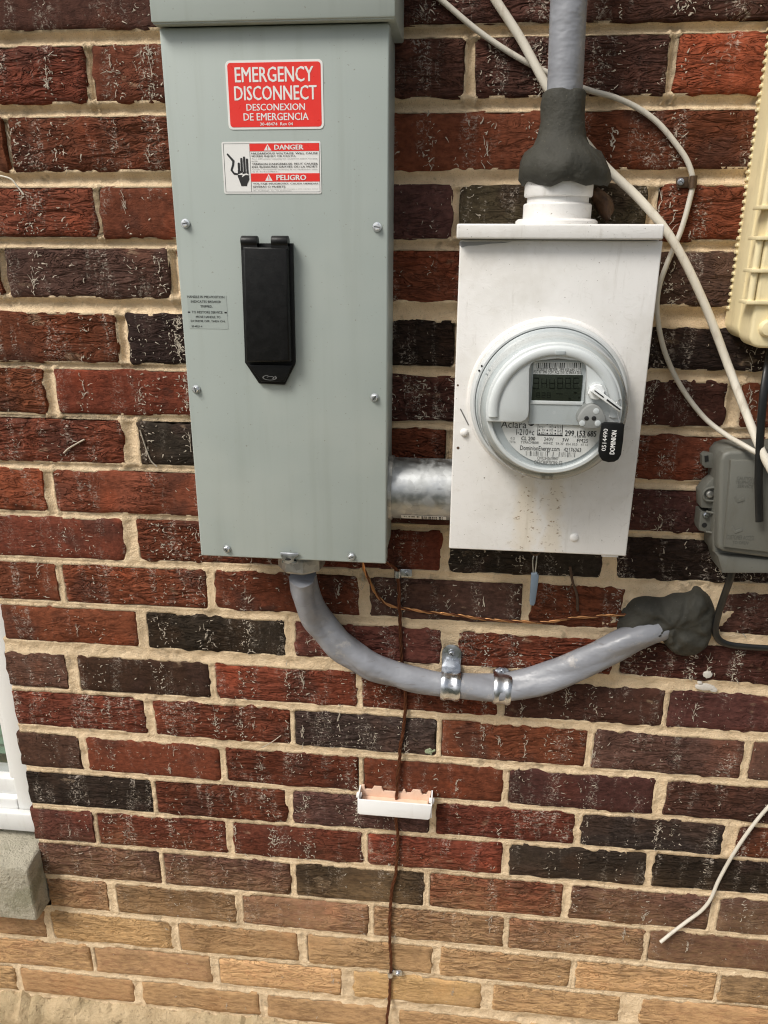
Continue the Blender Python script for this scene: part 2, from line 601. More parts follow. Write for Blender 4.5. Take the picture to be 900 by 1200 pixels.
M['meter_card'] = plain('meter_card', srgb(226, 226, 223), 0.5, var=0.02, bump=0)
M['sign_red'] = plain('sign_red', srgb(232, 48, 38), 0.35, var=0.04, bump=0)
M['ink'] = plain('black_ink', (0.014, 0.014, 0.014, 1), 0.5, var=0.1, bump=0)
M['grey_ink'] = plain('grey_ink', (0.16, 0.16, 0.155, 1), 0.5, var=0.1, bump=0)
M['lcd'] = plain('lcd_glass', (0.026, 0.032, 0.022, 1), 0.3, spec=0.2, var=0.08, bump=0)
M['lcd_seg'] = plain('lcd_segment', (0.006, 0.008, 0.005, 1), 0.3, spec=0.2, var=0.05, bump=0)
M['seal_blue'] = plain('blue_grey_seal', srgb(96, 108, 120), 0.45)
M['wire'] = plain('steel_wire', (0.55, 0.55, 0.53, 1), 0.35, 1.0)
M['rootlet'] = plain('dry_ivy_rootlet', (0.52, 0.45, 0.36, 1), 0.9, var=0.3, scale=300, bump=0)
M['twig'] = plain('dry_twig', (0.11, 0.065, 0.04, 1), 0.9, var=0.35, scale=200)
M['leaf'] = plain('dead_leaf', (0.10, 0.045, 0.018, 1), 0.6, var=0.45, scale=160, bump=0.6, bscale=150, bdist=0.002)
M['brown_clip'] = plain('rusty_clip', (0.12, 0.075, 0.045, 1), 0.55, 0.6, var=0.4, scale=200)
M['lichen'] = plain('lichen', (0.34, 0.38, 0.24, 1), 0.95, var=0.3, scale=300)
M['caulk'] = plain('dried_caulk', (0.62, 0.58, 0.52, 1), 0.8, var=0.15, scale=200)
M['tel_ink'] = plain('moulded_grey_lettering', srgb(88, 88, 82), 0.6, bump=0)
M['cast_grey'] = plain('bare_grey_primer', srgb(142, 142, 142), 0.6)
M['blind'] = plain('reflection_green_blind', (0.16, 0.30, 0.20, 1), 0.5)  # reflection of the grass is put into the slat colour
M['bounce_gravel'] = concrete_material('pale_bounce_gravel', (0.55, 0.43, 0.28, 1), (0.78, 0.64, 0.45, 1), 0.05)  # kept pale and warm so the added strip throws light up the wall
M['lawn'] = plain('lawn', (0.045, 0.05, 0.028, 1), 0.9, var=0.35, scale=4, bump=0)


def clear_plastic():
    m = bpy.data.materials.new('clear_cover')
    m.use_nodes = True
    t = m.node_tree
    t.nodes.clear()
    out = t.nodes.new('ShaderNodeOutputMaterial')
    mx = t.nodes.new('ShaderNodeMixShader')
    tr = t.nodes.new('ShaderNodeBsdfTransparent')
    tr.inputs[0].default_value = (0.95, 0.96, 0.96, 1)
    gl = t.nodes.new('ShaderNodeBsdfGlossy')
    gl.inputs['Roughness'].default_value = 0.06
    lw = t.nodes.new('ShaderNodeLayerWeight')
    lw.inputs[0].default_value = 0.5
    pw_ = t.nodes.new('ShaderNodeMath')
    pw_.operation = 'POWER'
    pw_.inputs[1].default_value = 2.6
    t.links.new(lw.outputs['Facing'], pw_.inputs[0])
    fr = t.nodes.new('ShaderNodeMapRange')
    fr.inputs['To Min'].default_value = 0.022
    fr.inputs['To Max'].default_value = 0.9
    t.links.new(pw_.outputs[0], fr.inputs['Value'])
    t.links.new(fr.outputs[0], mx.inputs[0])
    t.links.new(tr.outputs[0], mx.inputs[1])
    t.links.new(gl.outputs[0], mx.inputs[2])
    t.links.new(mx.outputs[0], out.inputs[0])
    return m


M['clear'] = clear_plastic()

# courses of the wall, top to bottom: top edge z = a + b x, bottom edge, then each brick's x span and tone
COURSES = [
 (2.2847,-0.0125,2.2205,-0.0069,[(-0.125,0.016,'D'),(0.024,0.2617,'D'),(0.2697,0.5073,'D'),(0.5153,0.753,'D'),(0.761,0.9986,'D'),(1.0066,1.2423,'D'),(1.2513,1.488,'R'),(1.497,1.7337,'P'),(1.7427,1.9794,'P'),(1.9884,2.2251,'R'),(2.2341,2.4708,'R')]),
 (2.2024,-0.0007,2.1365,0.001,[(-0.0987,0.137,'R'),(0.1461,0.3773,'R'),(0.3861,0.6202,'D'),(0.6337,0.8625,'D'),(0.8724,1.108,'r'),(1.117,1.3537,'P'),(1.3627,1.5994,'D'),(1.6084,1.8451,'K'),(1.8541,2.0908,'P'),(2.0998,2.3365,'R')]),
 (2.1212,0.0003,2.0546,0.0011,[(-0.125,0.0122,'R'),(0.0207,0.259,'R'),(0.2682,0.5022,'R'),(0.511,0.7406,'R'),(0.7511,0.983,'R'),(0.9919,1.2276,'R'),(1.2366,1.4733,'P'),(1.4823,1.719,'R'),(1.728,1.9647,'R'),(1.9737,2.2104,'D'),(2.2194,2.4561,'R')]),
 (2.0363,0.0026,1.9729,-0.0018,[(-0.1066,0.1291,'R'),(0.1351,0.3803,'R'),(0.3872,0.6112,'P'),(0.6211,0.8555,'O'),(0.8681,1.1038,'R'),(1.1128,1.3495,'P'),(1.3585,1.5952,'R'),(1.6042,1.8409,'R'),(1.8499,2.0866,'K'),(2.0956,2.3323,'D')]),
 (1.9582,0.0004,1.8926,-0.0019,[(-0.125,-0.0213,'R'),(-0.0111,0.2259,'P'),(0.2381,0.4741,'R'),(0.4834,0.7369,'R'),(0.7458,0.9956,'P'),(1.004,1.2397,'D'),(1.2487,1.4854,'P'),(1.4944,1.7311,'R'),(1.7401,1.9768,'P'),(1.9858,2.2225,'D'),(2.2315,2.4682,'D')]),
 (1.8715,-0.0069,1.8003,0.0087,[(-0.0958,0.1399,'R'),(0.1551,0.3793,'K'),(0.389,0.6193,'K'),(0.6297,0.8614,'K'),(0.8703,1.1059,'K'),(1.1149,1.3516,'K'),(1.3606,1.5973,'R'),(1.6063,1.843,'R'),(1.852,2.0887,'R'),(2.0977,2.3344,'K')]),
 (1.7924,0.002,1.725,0.0065,[(-0.125,0.0197,'R'),(0.0369,0.2632,'R'),(0.2759,0.5065,'R'),(0.5174,0.7547,'D'),(0.7639,0.9887,'D'),(1.0075,1.2432,'R'),(1.2522,1.4889,'R'),(1.4979,1.7346,'R'),(1.7436,1.9803,'P'),(1.9893,2.226,'D'),(2.235,2.4717,'K')]),
 (1.7165,0.0016,1.6502,0.0045,[(-0.1026,0.1331,'R'),(0.1542,0.3783,'K'),(0.3884,0.6123,'R'),(0.6233,0.864,'D'),(0.8756,1.1113,'R'),(1.1203,1.357,'R'),(1.366,1.6027,'K'),(1.6117,1.8484,'R'),(1.8574,2.0941,'R'),(2.1031,2.3398,'R')]),
 (1.6384,0.002,1.5703,0.0048,[(-0.125,-0.0032,'r'),(0.0134,0.2557,'R'),(0.2677,0.4988,'R'),(0.5115,0.748,'D'),(0.7602,0.9939,'D'),(1.0055,1.2412,'D'),(1.2502,1.4869,'R'),(1.4959,1.7326,'P'),(1.7416,1.9783,'R'),(1.9873,2.224,'R'),(2.233,2.4697,'R')]),
 (1.5599,0.0051,1.4917,0.0093,[(-0.1187,0.117,'R'),(0.1377,0.367,'R'),(0.3803,0.6108,'R'),(0.6222,0.8484,'K'),(0.8692,1.1049,'K'),(1.1139,1.3506,'R'),(1.3596,1.5963,'R'),(1.6053,1.842,'R'),(1.851,2.0877,'R'),(2.0967,2.3334,'D')]),
 (1.481,0.0059,1.4138,0.0035,[(-0.125,-0.0033,'R'),(0.0068,0.2429,'R'),(0.2581,0.4864,'R'),(0.5024,0.7359,'P'),(0.7487,0.8863,'R'),(1.0268,1.2624,'D'),(1.2714,1.5081,'P'),(1.5171,1.7538,'K'),(1.7628,1.9995,'D'),(2.0085,2.2452,'K'),(2.2542,2.4909,'R')]),
 (1.403,-0.0057,1.338,-0.0014,[(-0.1106,0.1213,'R'),(0.1386,0.3676,'K'),(0.3814,0.6168,'Q'),(0.6421,0.8785,'R'),(0.8913,1.1269,'D'),(1.1359,1.3726,'D'),(1.3816,1.6183,'D'),(1.6273,1.864,'K'),(1.873,2.1097,'R'),(2.1187,2.3554,'P')]),
 (1.3153,0.0023,1.2483,0.0011,[(-0.118,-0.0102,'P'),(0.0093,0.2365,'B'),(0.2466,0.4812,'R'),(0.4896,0.7076,'R'),(0.7197,0.965,'D'),(0.9728,1.2084,'D'),(1.2174,1.4541,'D'),(1.4631,1.6998,'R'),(1.7088,1.9455,'R'),(1.9545,2.1912,'R'),(2.2002,2.4369,'R')]),
 (1.2395,-0.0054,1.1706,-0.0087,[(-0.1181,0.1174,'R'),(0.1325,0.3685,'R'),(0.3772,0.612,'L'),(0.6218,0.8538,'R'),(0.8632,1.0961,'P'),(1.1078,1.3434,'P'),(1.3524,1.5891,'R'),(1.5981,1.8348,'D'),(1.8438,2.0805,'R'),(2.0895,2.3262,'R')]),
 (1.1547,-0.006,1.0842,-0.0065,[(-0.1225,-0.009,'P'),(0.0035,0.2428,'r'),(0.2533,0.4829,'R'),(0.4917,0.7263,'R'),(0.7362,0.9694,'D'),(0.987,1.2227,'D'),(1.2317,1.4684,'K'),(1.4774,1.7141,'D'),(1.7231,1.9598,'R'),(1.9688,2.2055,'K'),(2.2145,2.4512,'R')]),
 (1.0741,-0.0012,1.0023,-0.0011,[(-0.1194,0.1131,'K'),(0.1225,0.3564,'R'),(0.367,0.6047,'P'),(0.6164,0.8486,'R'),(0.8598,1.0907,'L'),(1.1097,1.3454,'R'),(1.3544,1.5911,'R'),(1.6001,1.8368,'D'),(1.8458,2.0825,'P'),(2.0915,2.3282,'R')]),
 (0.994,0.0101,0.9218,0.0095,[(-0.1222,-0.0043,'Q'),(0.0038,0.2447,'R'),(0.2557,0.488,'R'),(0.4986,0.7332,'R'),(0.7448,0.9738,'K'),(0.9851,1.2208,'K'),(1.2298,1.4665,'D'),(1.4755,1.7122,'P'),(1.7212,1.9579,'R'),(1.9669,2.2036,'P'),(2.2126,2.4493,'P')]),
 (0.9147,0.0049,0.8376,0.0026,[(-0.1196,0.1135,'P'),(0.1217,0.3567,'P'),(0.3677,0.5995,'K'),(0.6101,0.8415,'R'),(0.8547,1.0908,'P'),(1.105,1.3406,'P'),(1.3496,1.5863,'D'),(1.5953,1.832,'P'),(1.841,2.0777,'R'),(2.0867,2.3234,'R')]),
 (0.8305,0.0038,0.7617,0.0006,[(-0.1145,0.0041,'N'),(0.0209,0.2521,'N'),(0.2651,0.4998,'N'),(0.5092,0.7439,'N'),(0.7545,0.9887,'N'),(0.999,1.2347,'D'),(1.2437,1.4804,'N'),(1.4894,1.7261,'N'),(1.7351,1.9718,'N'),(1.9808,2.2175,'N'),(2.2265,2.4632,'N')]),
 (0.75,-0.0022,0.6771,-0.0007,[(-1.1045,-0.8678,'N'),(-0.8588,-0.6221,'N'),(-0.6131,-0.3764,'N'),(-0.3674,-0.1317,'N'),(-0.1195,0.1201,'T'),(0.1352,0.3671,'N'),(0.3834,0.6189,'N'),(0.6331,0.8685,'N'),(0.8777,1.1232,'T'),(1.1305,1.3662,'K'),(1.3752,1.6119,'N'),(1.6209,1.8576,'N'),(1.8666,2.1033,'N'),(2.1123,2.349,'N')]),
 (0.6701,0.0056,0.5985,0.005,[(-1.0228,-0.7861,'N'),(-0.7771,-0.5404,'N'),(-0.5314,-0.2947,'N'),(-0.2857,-0.05,'N'),(-0.0413,0.1933,'N'),(0.2086,0.4488,'T'),(0.4701,0.7117,'T'),(0.7322,0.9639,'N'),(1.0006,1.2362,'N'),(1.2452,1.4819,'N'),(1.4909,1.7276,'T'),(1.7366,1.9733,'T'),(1.9823,2.219,'N'),(2.228,2.4647,'N')]),
 (0.5944,-0.0088,0.5274,-0.0022,[(-0.9444,-0.7077,'N'),(-0.6987,-0.462,'N'),(-0.453,-0.2174,'K'),(-0.2065,0.0293,'N'),(0.0469,0.284,'N'),(0.2993,0.5374,'N'),(0.5572,0.7893,'N'),(0.8053,1.041,'N'),(1.0565,1.2921,'N'),(1.3011,1.5378,'N'),(1.5468,1.7835,'T'),(1.7925,2.0292,'N'),(2.0382,2.2749,'N')]),
]

# ------------------------------------------------------------------ ground and footing
g = MB()
gx = [-60, -20, -6, -2, 0, 2, 6, 20, 60]
gy = [0.0, -0.6, -1.5, -4, -12, -60]
g.add([(x, y, 0.12 + 0.03 * noise.noise(Vector((x, y, 0)))) for y in gy for x in gx],
      [(j * 9 + i, j * 9 + i + 1, (j + 1) * 9 + i + 1, (j + 1) * 9 + i) for j in range(5) for i in range(8)])
tag(g.build('ground', M['lawn']), 'lawn in front of the house wall', 'ground', kind='structure')
g = MB()
g.box((-6, -1.3, 0.10), (6, -0.03, 0.17), 0.02)  # unseen strip added to bounce light onto the lowest courses
tag(g.build('bounce_strip', M['bounce_gravel']), 'unseen pale strip added to bounce light onto the lower wall', 'ground', kind='structure')

FACE = -0.006       # brick faces
LEFT = -0.125       # edge of the window opening
# footing: rough parged concrete below the lowest course
f = MB()
nx = 420
xs = [-1.1 + 3.6 * i / nx for i in range(nx + 1)]
rows = []
for i, x in enumerate(xs):
    top = 0.519 + 0.010 * noise.noise(Vector((x * 16, 3, 0))) + 0.009 * noise.noise(Vector((x * 60, 1, 5))) + 0.005 * noise.noise(Vector((x * 170, 4, 5)))
    d = 0.006 * noise.noise(Vector((x * 12, 0, 8)))
    col_ = [(x, 0.01, top + 0.004), (x, -0.008, top)]
    for k in range(1, 21):
        z = top - 0.008 * k
        q_ = Vector((x, 0.0, z))
        b_ = -0.008 - 0.022 * min(1.0, k / 5) ** 0.6
        b_ += 0.006 * noise.noise(q_ * 28) + 0.004 * noise.noise(q_ * 75 + Vector((5, 0, 0))) + 0.0022 * noise.noise(q_ * 190)
        col_.append((x, b_, z + 0.003 * noise.noise(q_ * 60 + Vector((0, 9, 0)))))
    col_.append((x, -0.04, 0.05))
    rows.append(col_)
RN = len(rows[0])
v, fc = [], []
for r in rows:
    v += r
for i in range(nx):
    for j in range(RN - 1):
        fc.append((i * RN + j, i * RN + j + 1, (i + 1) * RN + j + 1, (i + 1) * RN + j))
f.add(v, fc, True)
tag(f.build('footing', M['footing']), 'rough pale concrete footing under the lowest brick course', 'footing', kind='structure')

# ------------------------------------------------------------------ the brick wall
TONE = {'R': (0.136, 0.040, 0.0215), 'r': (0.190, 0.053, 0.026), 'D': (0.072, 0.030, 0.022), 'K': (0.030, 0.020, 0.015), 'P': (0.085, 0.041, 0.031),
        'Q': (0.108, 0.040, 0.028), 'L': (0.044, 0.030, 0.025), 'B': (0.040, 0.021, 0.013), 'O': (0.055, 0.045, 0.024), 'T': (0.36, 0.21, 0.098), 'N': (0.145, 0.074, 0.042)}


for _c, _k, _d in ((17, 2, 0.003), (19, 2, 0.002), (20, 0, -0.001), (20, 2, 0.0035), (21, 0, -0.005)):     # room for the thin low bed joints
    _l = list(COURSES[_c])
    _l[_k] += _d
    COURSES[_c] = tuple(_l)


for _c in range(len(COURSES) - 1):                       # every bed joint at least 9 mm
    _a, _b = list(COURSES[_c]), list(COURSES[_c + 1])
    _g0, _g1 = [(_a[2] + _a[3] * x) - (_b[0] + _b[1] * x) for x in (-0.1, 1.2)]
    _n0, _n1 = max(0, 0.009 - _g0) / 2, max(0, 0.009 - _g1) / 2
    if _n0 or _n1:
        sl_ = (_n1 - _n0) / 1.3
        _a[2] += _n0 + sl_ * 0.1
        _a[3] += sl_
        _b[0] -= _n0 + sl_ * 0.1
        _b[1] -= sl_
        COURSES[_c], COURSES[_c + 1] = tuple(_a), tuple(_b)


def course_lines(c):
    ta, tb, ba, bb, segs = COURSES[c]
    return (lambda x: ta + tb * x), (lambda x: ba + bb * x), segs


# courses above the frame
rx = random.Random(5)
for k in range(1, 5):
    z = 2.2847 + 0.081 * k
    s0 = -0.125
    segs = []
    x = s0 + (0.10 if k % 2 else 0.0)
    if k % 2:
        segs.append((s0, x - 0.009, 'R'))
    while x < 2.25:
        segs.append((round(x, 4), round(x + 0.237, 4), rx.choice('RRDRPK')))
        x += 0.246
    COURSES.insert(0, (z - 0.006, 0, z - 0.006 - 0.067, 0, segs))
NC = len(COURSES)

# mortar: one sheet, hollowed along every joint
X0, X1, Z0, Z1, STEP = -1.1, 2.46, 0.50, 2.62, 0.0037
gxn = np.arange(X0, X1 + STEP, STEP)
gzn = np.arange(Z0, Z1 + STEP, STEP)
GX, GZ = np.meshgrid(gxn, gzn)
Y = np.full(GX.shape, 0.02)


HOLLOW = 0.0018 + 0.0070 * np.clip((GZ - 1.45) / 0.45, 0, 1)      # joints raked deeper high on the wall


def prof(t):
    return np.where(np.abs(t) < 1.45, -0.0050 + HOLLOW * (1 - np.clip(np.abs(t), 0, 1) ** 2), 0.02)


for c in range(NC):
    zt, zb, segs = course_lines(c)
    # bed joint under this course
    if c + 1 < NC:
        zt2 = course_lines(c + 1)[0]
        mid = (zb(GX) + zt2(GX)) / 2
        half = (zb(GX) - zt2(GX)) / 2
    else:
        mid, half = zb(GX) - 0.006, np.full(GX.shape, 0.006)
    Y = np.minimum(Y, prof((GZ - mid) / np.maximum(half, 0.003)))
    inrow = (GZ < zt(GX) + 0.006) & (GZ > zb(GX) - 0.006)
    for (a, b) in [(segs[i][1], segs[i + 1][0]) for i in range(len(segs) - 1)]:
        t = (GX - (a + b) / 2) / max((b - a) / 2, 0.003)
        p = prof(t)
        Y = np.where(inrow, np.minimum(Y, p), Y)
jit = np.array([[noise.noise(Vector((x * 55, z * 55, 0.3))) + 0.6 * noise.noise(Vector((x * 150, z * 150, 4.0))) for x in gxn] for z in gzn])
Y = Y + 0.0021 * jit
# the patch of spare mortar round the cable hole
pm_ = at(790, 715, 0)
dd = np.sqrt(((GX - pm_.x) / 0.075) ** 2 + ((GZ - pm_.z) / 0.045) ** 2) + 0.22 * jit
Y = np.where(dd < 1.0, np.minimum(Y, -0.0072 - 0.004 * (1 - dd)), Y)
keep = (GX > LEFT + 0.006) | (GZ < 0.765)
nxn, nzn = len(gxn), len(gzn)
idx = np.arange(nxn * nzn).reshape(nzn, nxn)
q = np.stack([idx[:-1, :-1], idx[:-1, 1:], idx[1:, 1:], idx[1:, :-1]], -1)
kq = keep[:-1, :-1] & keep[:-1, 1:] & keep[1:, 1:] & keep[1:, :-1]
q = q[kq]
used = np.unique(q)
remap = -np.ones(nxn * nzn, int)
remap[used] = np.arange(len(used))
co = np.stack([GX.ravel(), Y.ravel(), GZ.ravel()], 1)[used]
me = bpy.data.meshes.new('brick_wall')
me.from_pydata(co.tolist(), [], remap[q].tolist())
me.polygons.foreach_set('use_smooth', [True] * len(me.polygons))
me.materials.append(M['mortar'])
wall = bpy.data.objects.new('brick_wall', me)
COL.objects.link(wall)
tag(wall, 'weathered red and black brick wall with tan mortar joints', 'wall')
# the wall's own thickness
b = MB()
b.box((LEFT + 0.0065, 0.022, 0.13), (2.46, 0.11, 2.62))
b.box((-1.1, 0.022, 0.13), (LEFT - 0.001, 0.11, 0.765))
b.build('backing', M['mortar'], wall)


def brick_mesh(x0, x1, zt, zb, seed):
    """One brick: face grid with worn edges and a slightly uneven skin, sides running back into the wall."""
    nu, nv = max(5, int((x1 - x0) / 0.0095)), 8
    us = [0, 0.012] + [0.012 + (1 - 0.024) * i / (nu - 2) for i in range(1, nu - 2)] + [1 - 0.012, 1]
    wv = 0.05
    vs_ = [0, wv] + [wv + (1 - 2 * wv) * i / (nv - 2) for i in range(1, nv - 2)] + [1 - wv, 1]
    nu, nv = len(us), len(vs_)
    S = Vector((seed * 7.31, seed * 3.17, seed * 1.93))
    rough = 0.6 + 1.0 * ((seed * 0.6180339) % 1.0)
    V, F = [], []
    for j, vv in enumerate(vs_):
        for i, uu in enumerate(us):
            x = x0 + (x1 - x0) * uu
            z = zb(x) + (zt(x) - zb(x)) * vv
            nx_ = noise.noise(Vector((x * 30, z * 45, 0)) + S)
            nx2 = noise.noise(Vector((x * 95, z * 90, 5)) + S)
            ex = 0.0030 * nx_ + 0.0018 * nx2
            ez = 0.0026 * noise.noise(Vector((x * 26, z * 30, 9)) + S) + 0.0022 * noise.noise(Vector((x * 110, 2, z * 60)) + S)
            edge_u = 1 if i in (0, 1, nu - 2, nu - 1) else 0
            edge_v = 1 if j in (0, 1, nv - 2, nv - 1) else 0
            px, pz = x + ex * edge_u * rough, z + ez * edge_v * rough
            y = FACE - 0.0004 + 0.0008 * noise.noise(Vector((x * 14, z * 55, 3)) + S)
            if i in (0, nu - 1) or j in (0, nv - 1):
                y += 0.0027
            corner = (i in (0, nu - 1)) and (j in (0, nv - 1))
            if corner:
                px += (0.0028 if i == 0 else -0.0028)
                pz += (0.0028 if j == 0 else -0.0028)
            V.append((px, y, pz))
    for j in range(nv - 1):
        for i in range(nu - 1):
            F.append((j * nu + i, j * nu + i + 1, (j + 1) * nu + i + 1, (j + 1) * nu + i))
    rim = [i for i in range(nu)] + [j * nu + nu - 1 for j in range(1, nv)] + [(nv - 1) * nu + i for i in range(nu - 2, -1, -1)] + [j * nu for j in range(nv - 2, 0, -1)]
    o = len(V)
    for r in rim:
        V.append((V[r][0], 0.021, V[r][2]))
    n = len(rim)
    for k in range(n):
        F.append((rim[k], o + k, o + (k + 1) % n, rim[(k + 1) % n]))
    return V, F


BRICKS = []
seed = 0
for c in range(NC):
    zt, zb, segs = course_lines(c)
    for (a, b_, code) in segs:
        seed += 1
        V, F = brick_mesh(a, b_, zt, zb, seed)
        cx, cz = (a + b_) / 2, (zt(a) + zb(a)) / 2
        me = bpy.data.meshes.new('brick')
        me.from_pydata([(p[0] - cx, p[1], p[2] - cz) for p in V], [], F)
        me.polygons.foreach_set('use_smooth', [True] * len(me.polygons))
        me.set_sharp_from_angle(angle=math.radians(50))
        me.materials.append(M['brick'])
        o = bpy.data.objects.new('brick', me)
        COL.objects.link(o)
        o.parent = wall
        o.location = (cx, 0, cz)
        t = TONE[code]
        k = rnd.uniform(0.8, 1.25)
        o.color = (t[0] * k * rnd.uniform(0.94, 1.06), t[1] * k * rnd.uniform(0.9, 1.1), t[2] * k * rnd.uniform(0.9, 1.1), 1)
        BRICKS.append((a, b_, zb((a + b_) / 2), zt((a + b_) / 2), code))

# ------------------------------------------------------------------ window and sill
wx = LEFT + 0.0055
win = thing('window', (-0.6, 0.05, 0.93), 'white vinyl window at the left edge with blind behind glass, greened by a painted reflection', 'window')
fr = MB()
fr.box((wx - 0.045, 0.0225, 0.935), (wx, 0.085, 2.45), 0.003)
fr.box((wx - 0.90, 0.022, 0.935), (wx - 0.8641, 0.085, 2.45), 0.003)
fr.box((wx - 0.864, 0.024, 2.40), (wx - 0.0451, 0.084, 2.449), 0.003)
fr.build('frame', M['vinyl'], win)
s = MB()
s.box((wx - 0.8639, 0.034, 0.985), (wx - 0.0452, 0.08, 1.020), 0.003)
s.box((wx - 0.061, 0.036, 1.0201), (wx - 0.0453, 0.079, 2.40), 0.003)
s.build('sash', M['vinyl'], win)
s = MB()
s.box((wx - 0.90, 0.006, 0.925), (wx + 0.001, 0.0215, 0.965), 0.004)
s.box((wx - 0.864, 0.0216, 0.925), (wx - 0.0451, 0.08, 0.9849), 0.004)
s.build('bottom_rail', M['vinyl'], win)
s = MB()
s.box((wx - 0.85, 0.052, 1.021), (wx - 0.0615, 0.056, 2.39))
s.build('pane', M['clear'], win)
sl0 = None
for k in range(16):
    z = 1.035 + 0.022 * k
    if sl0 is None:
        s = MB()
        cx = wx - 0.45
        s.add([(cx - 0.39, 0.098, z - 0.010), (cx + 0.39, 0.098, z - 0.010), (cx + 0.39, 0.110, z + 0.010), (cx - 0.39, 0.110, z + 0.010),
               (cx - 0.39, 0.0988, z - 0.0104), (cx + 0.39, 0.0988, z - 0.0104), (cx + 0.39, 0.1108, z + 0.0096), (cx - 0.39, 0.1108, z + 0.0096)],
              [(0, 1, 2, 3), (7, 6, 5, 4), (0, 4, 5, 1), (3, 2, 6, 7)])
        sl0 = s.build('slat', M['blind'], win)
    else:
        cpy = sl0.copy()
        COL.objects.link(cpy)
        cpy.parent = win
        cpy.location = (0, 0, 0.022 * k)
s = MB()
s.box((wx - 0.90, 0.13, 0.90), (wx, 0.14, 2.45))
s.build('lining', M['blind'], win)

sl = MB()
bm = bmesh.new()
bmesh.ops.create_cube(bm, size=1.0)
lo, hi = Vector((-1.1, -0.050, 0.770)), Vector((-0.1165, 0.09, 0.918))
for vv in bm.verts:
    vv.co = Vector([(lo[i] + hi[i]) / 2 + vv.co[i] * (hi[i] - lo[i]) for i in range(3)])
    if vv.co.y < 0 and vv.co.z > 0.9:
        vv.co.z -= 0.022
bmesh.ops.bevel(bm, geom=list(bm.edges), offset=0.007, segments=3, profile=0.5, affect='EDGES')
bmesh.ops.subdivide_edges(bm, edges=list(bm.edges), cuts=6, use_grid_fill=True)
for vv in bm.verts:
    vv.co += Vector((noise.noise(vv.co * 40), noise.noise(vv.co * 40 + Vector((9, 0, 0))), noise.noise(vv.co * 40 + Vector((0, 7, 0))))) * 0.0022
sl.frombm(bm, True)
tag(sl.build('window_sill', M['sill']), 'mossy grey concrete sill block under the white window', 'window sill')

# ------------------------------------------------------------------ shared small hardware
def screw_mesh(r, h=0.003, slot=True, n=24):
    """Hex washer head with a slot, axis -Y, centred at the origin."""
    m = MB()
    m.lathe([(r * 1.0, 0.0), (r * 1.0, -h * 0.25), (r * 0.96, -h * 0.35), (r * 0.7, -h * 0.4)], (0, 0, 0), 'Y', n)
    m.lathe([(r * 0.72, -h * 0.38), (r * 0.72, -h * 0.95), (r * 0.60, -h * 1.1)], (0, 0, 0), 'Y', 6, 0.3)
    return m


def screw(name, parent, pos, r, mat, h=0.003, ang=0.6):
    m = screw_mesh(r, h)
    o = m.build(name, mat, None, 35)
    o.parent = parent
    o.location = Vector(pos) - root_of(parent)
    o.rotation_euler = (0, ang, 0)
    sl_ = MB()
    sl_.box((-r * 0.62, -h * 1.16, -r * 0.09), (r * 0.62, -h * 0.9, r * 0.09))
    s_ = sl_.build('slot', M['ink'], None)
    s_.parent = o
    return o


# ------------------------------------------------------------------ grey disconnect box
BX0, BX1, BZ0, BZ1, BF = 0.276, 0.538, 1.5503, 2.204, -0.108
dbox = thing('disconnect_box', ((BX0 + BX1) / 2, 0, BZ0), 'tall grey-green electrical disconnect box with red emergency label', 'electrical box')
m = MB()
m.box((BX0 + 0.003, -0.0015, BZ0 + 0.003), (BX1 - 0.003, -0.095, 2.197), 0.002)
m.build('enclosure', M['box'], dbox)
m = MB()
m.box((BX0, -0.088, BZ0), (BX1, BF, 2.1955), 0.0022, 3)
m.build('cover', M['box'], dbox)
m = MB()
m.box((0.2722, -0.0015, 2.1975), (0.5455, -0.1215, 2.30), 0.002, 2)
m.box((0.2740, -0.105, 2.1965), (0.5440, -0.1195, 2.1985))
m.build('hood', M['box'], dbox)
for i, (x, y) in enumerate(((217.5, 262), (442, 266), (230, 456), (439, 466), (266, 643), (412, 652))):
    screw('screw', dbox, at(x, y, BF - 0.0004), 0.0055, M['screw_zinc'], 0.0042, rnd.uniform(0, 3))

# emergency label
Yl = BF - 0.0006
x0, z0, x1, z1 = pbox(268, 69, 378, 152, Yl)
m = MB()
m.prism(rrect(x0, z0, x1, z1, 0.005), Yl, BF + 0.0003)
lab = m.build('emergency_label', M['paper'], dbox)
lab['label'] = 'red emergency disconnect sticker'
m = MB()
m.prism(rrect(x0 + 0.0024, z0 + 0.0024, x1 - 0.0024, z1 - 0.0024, 0.0035), Yl - 0.0002, Yl + 0.0001)
m.build('red_field', M['sign_red'], lab)
W, Hh = x1 - x0, z1 - z0


def lbox(u0, v0, u1, v1):     # fractions of the label, v from the top
    return (x0 + W * u0, z1 - Hh * v1, x0 + W * u1, z1 - Hh * v0)


for s_, bx_, bd in (('EMERGENCY', (0.095, 0.095, 0.905, 0.315), 0.012), ('DISCONNECT', (0.08, 0.365, 0.935, 0.575), 0.012),
                    ('DESCONEXION', (0.20, 0.625, 0.81, 0.725), 0.010), ('DE EMERGENCIA', (0.165, 0.76, 0.845, 0.87), 0.010),
                    ('30-48474  Rev 04', (0.335, 0.90, 0.68, 0.945), 0.012)):
    lettering('lettering', s_, Yl - 0.0004, lbox(*bx_), M['paper'], lab, bd)

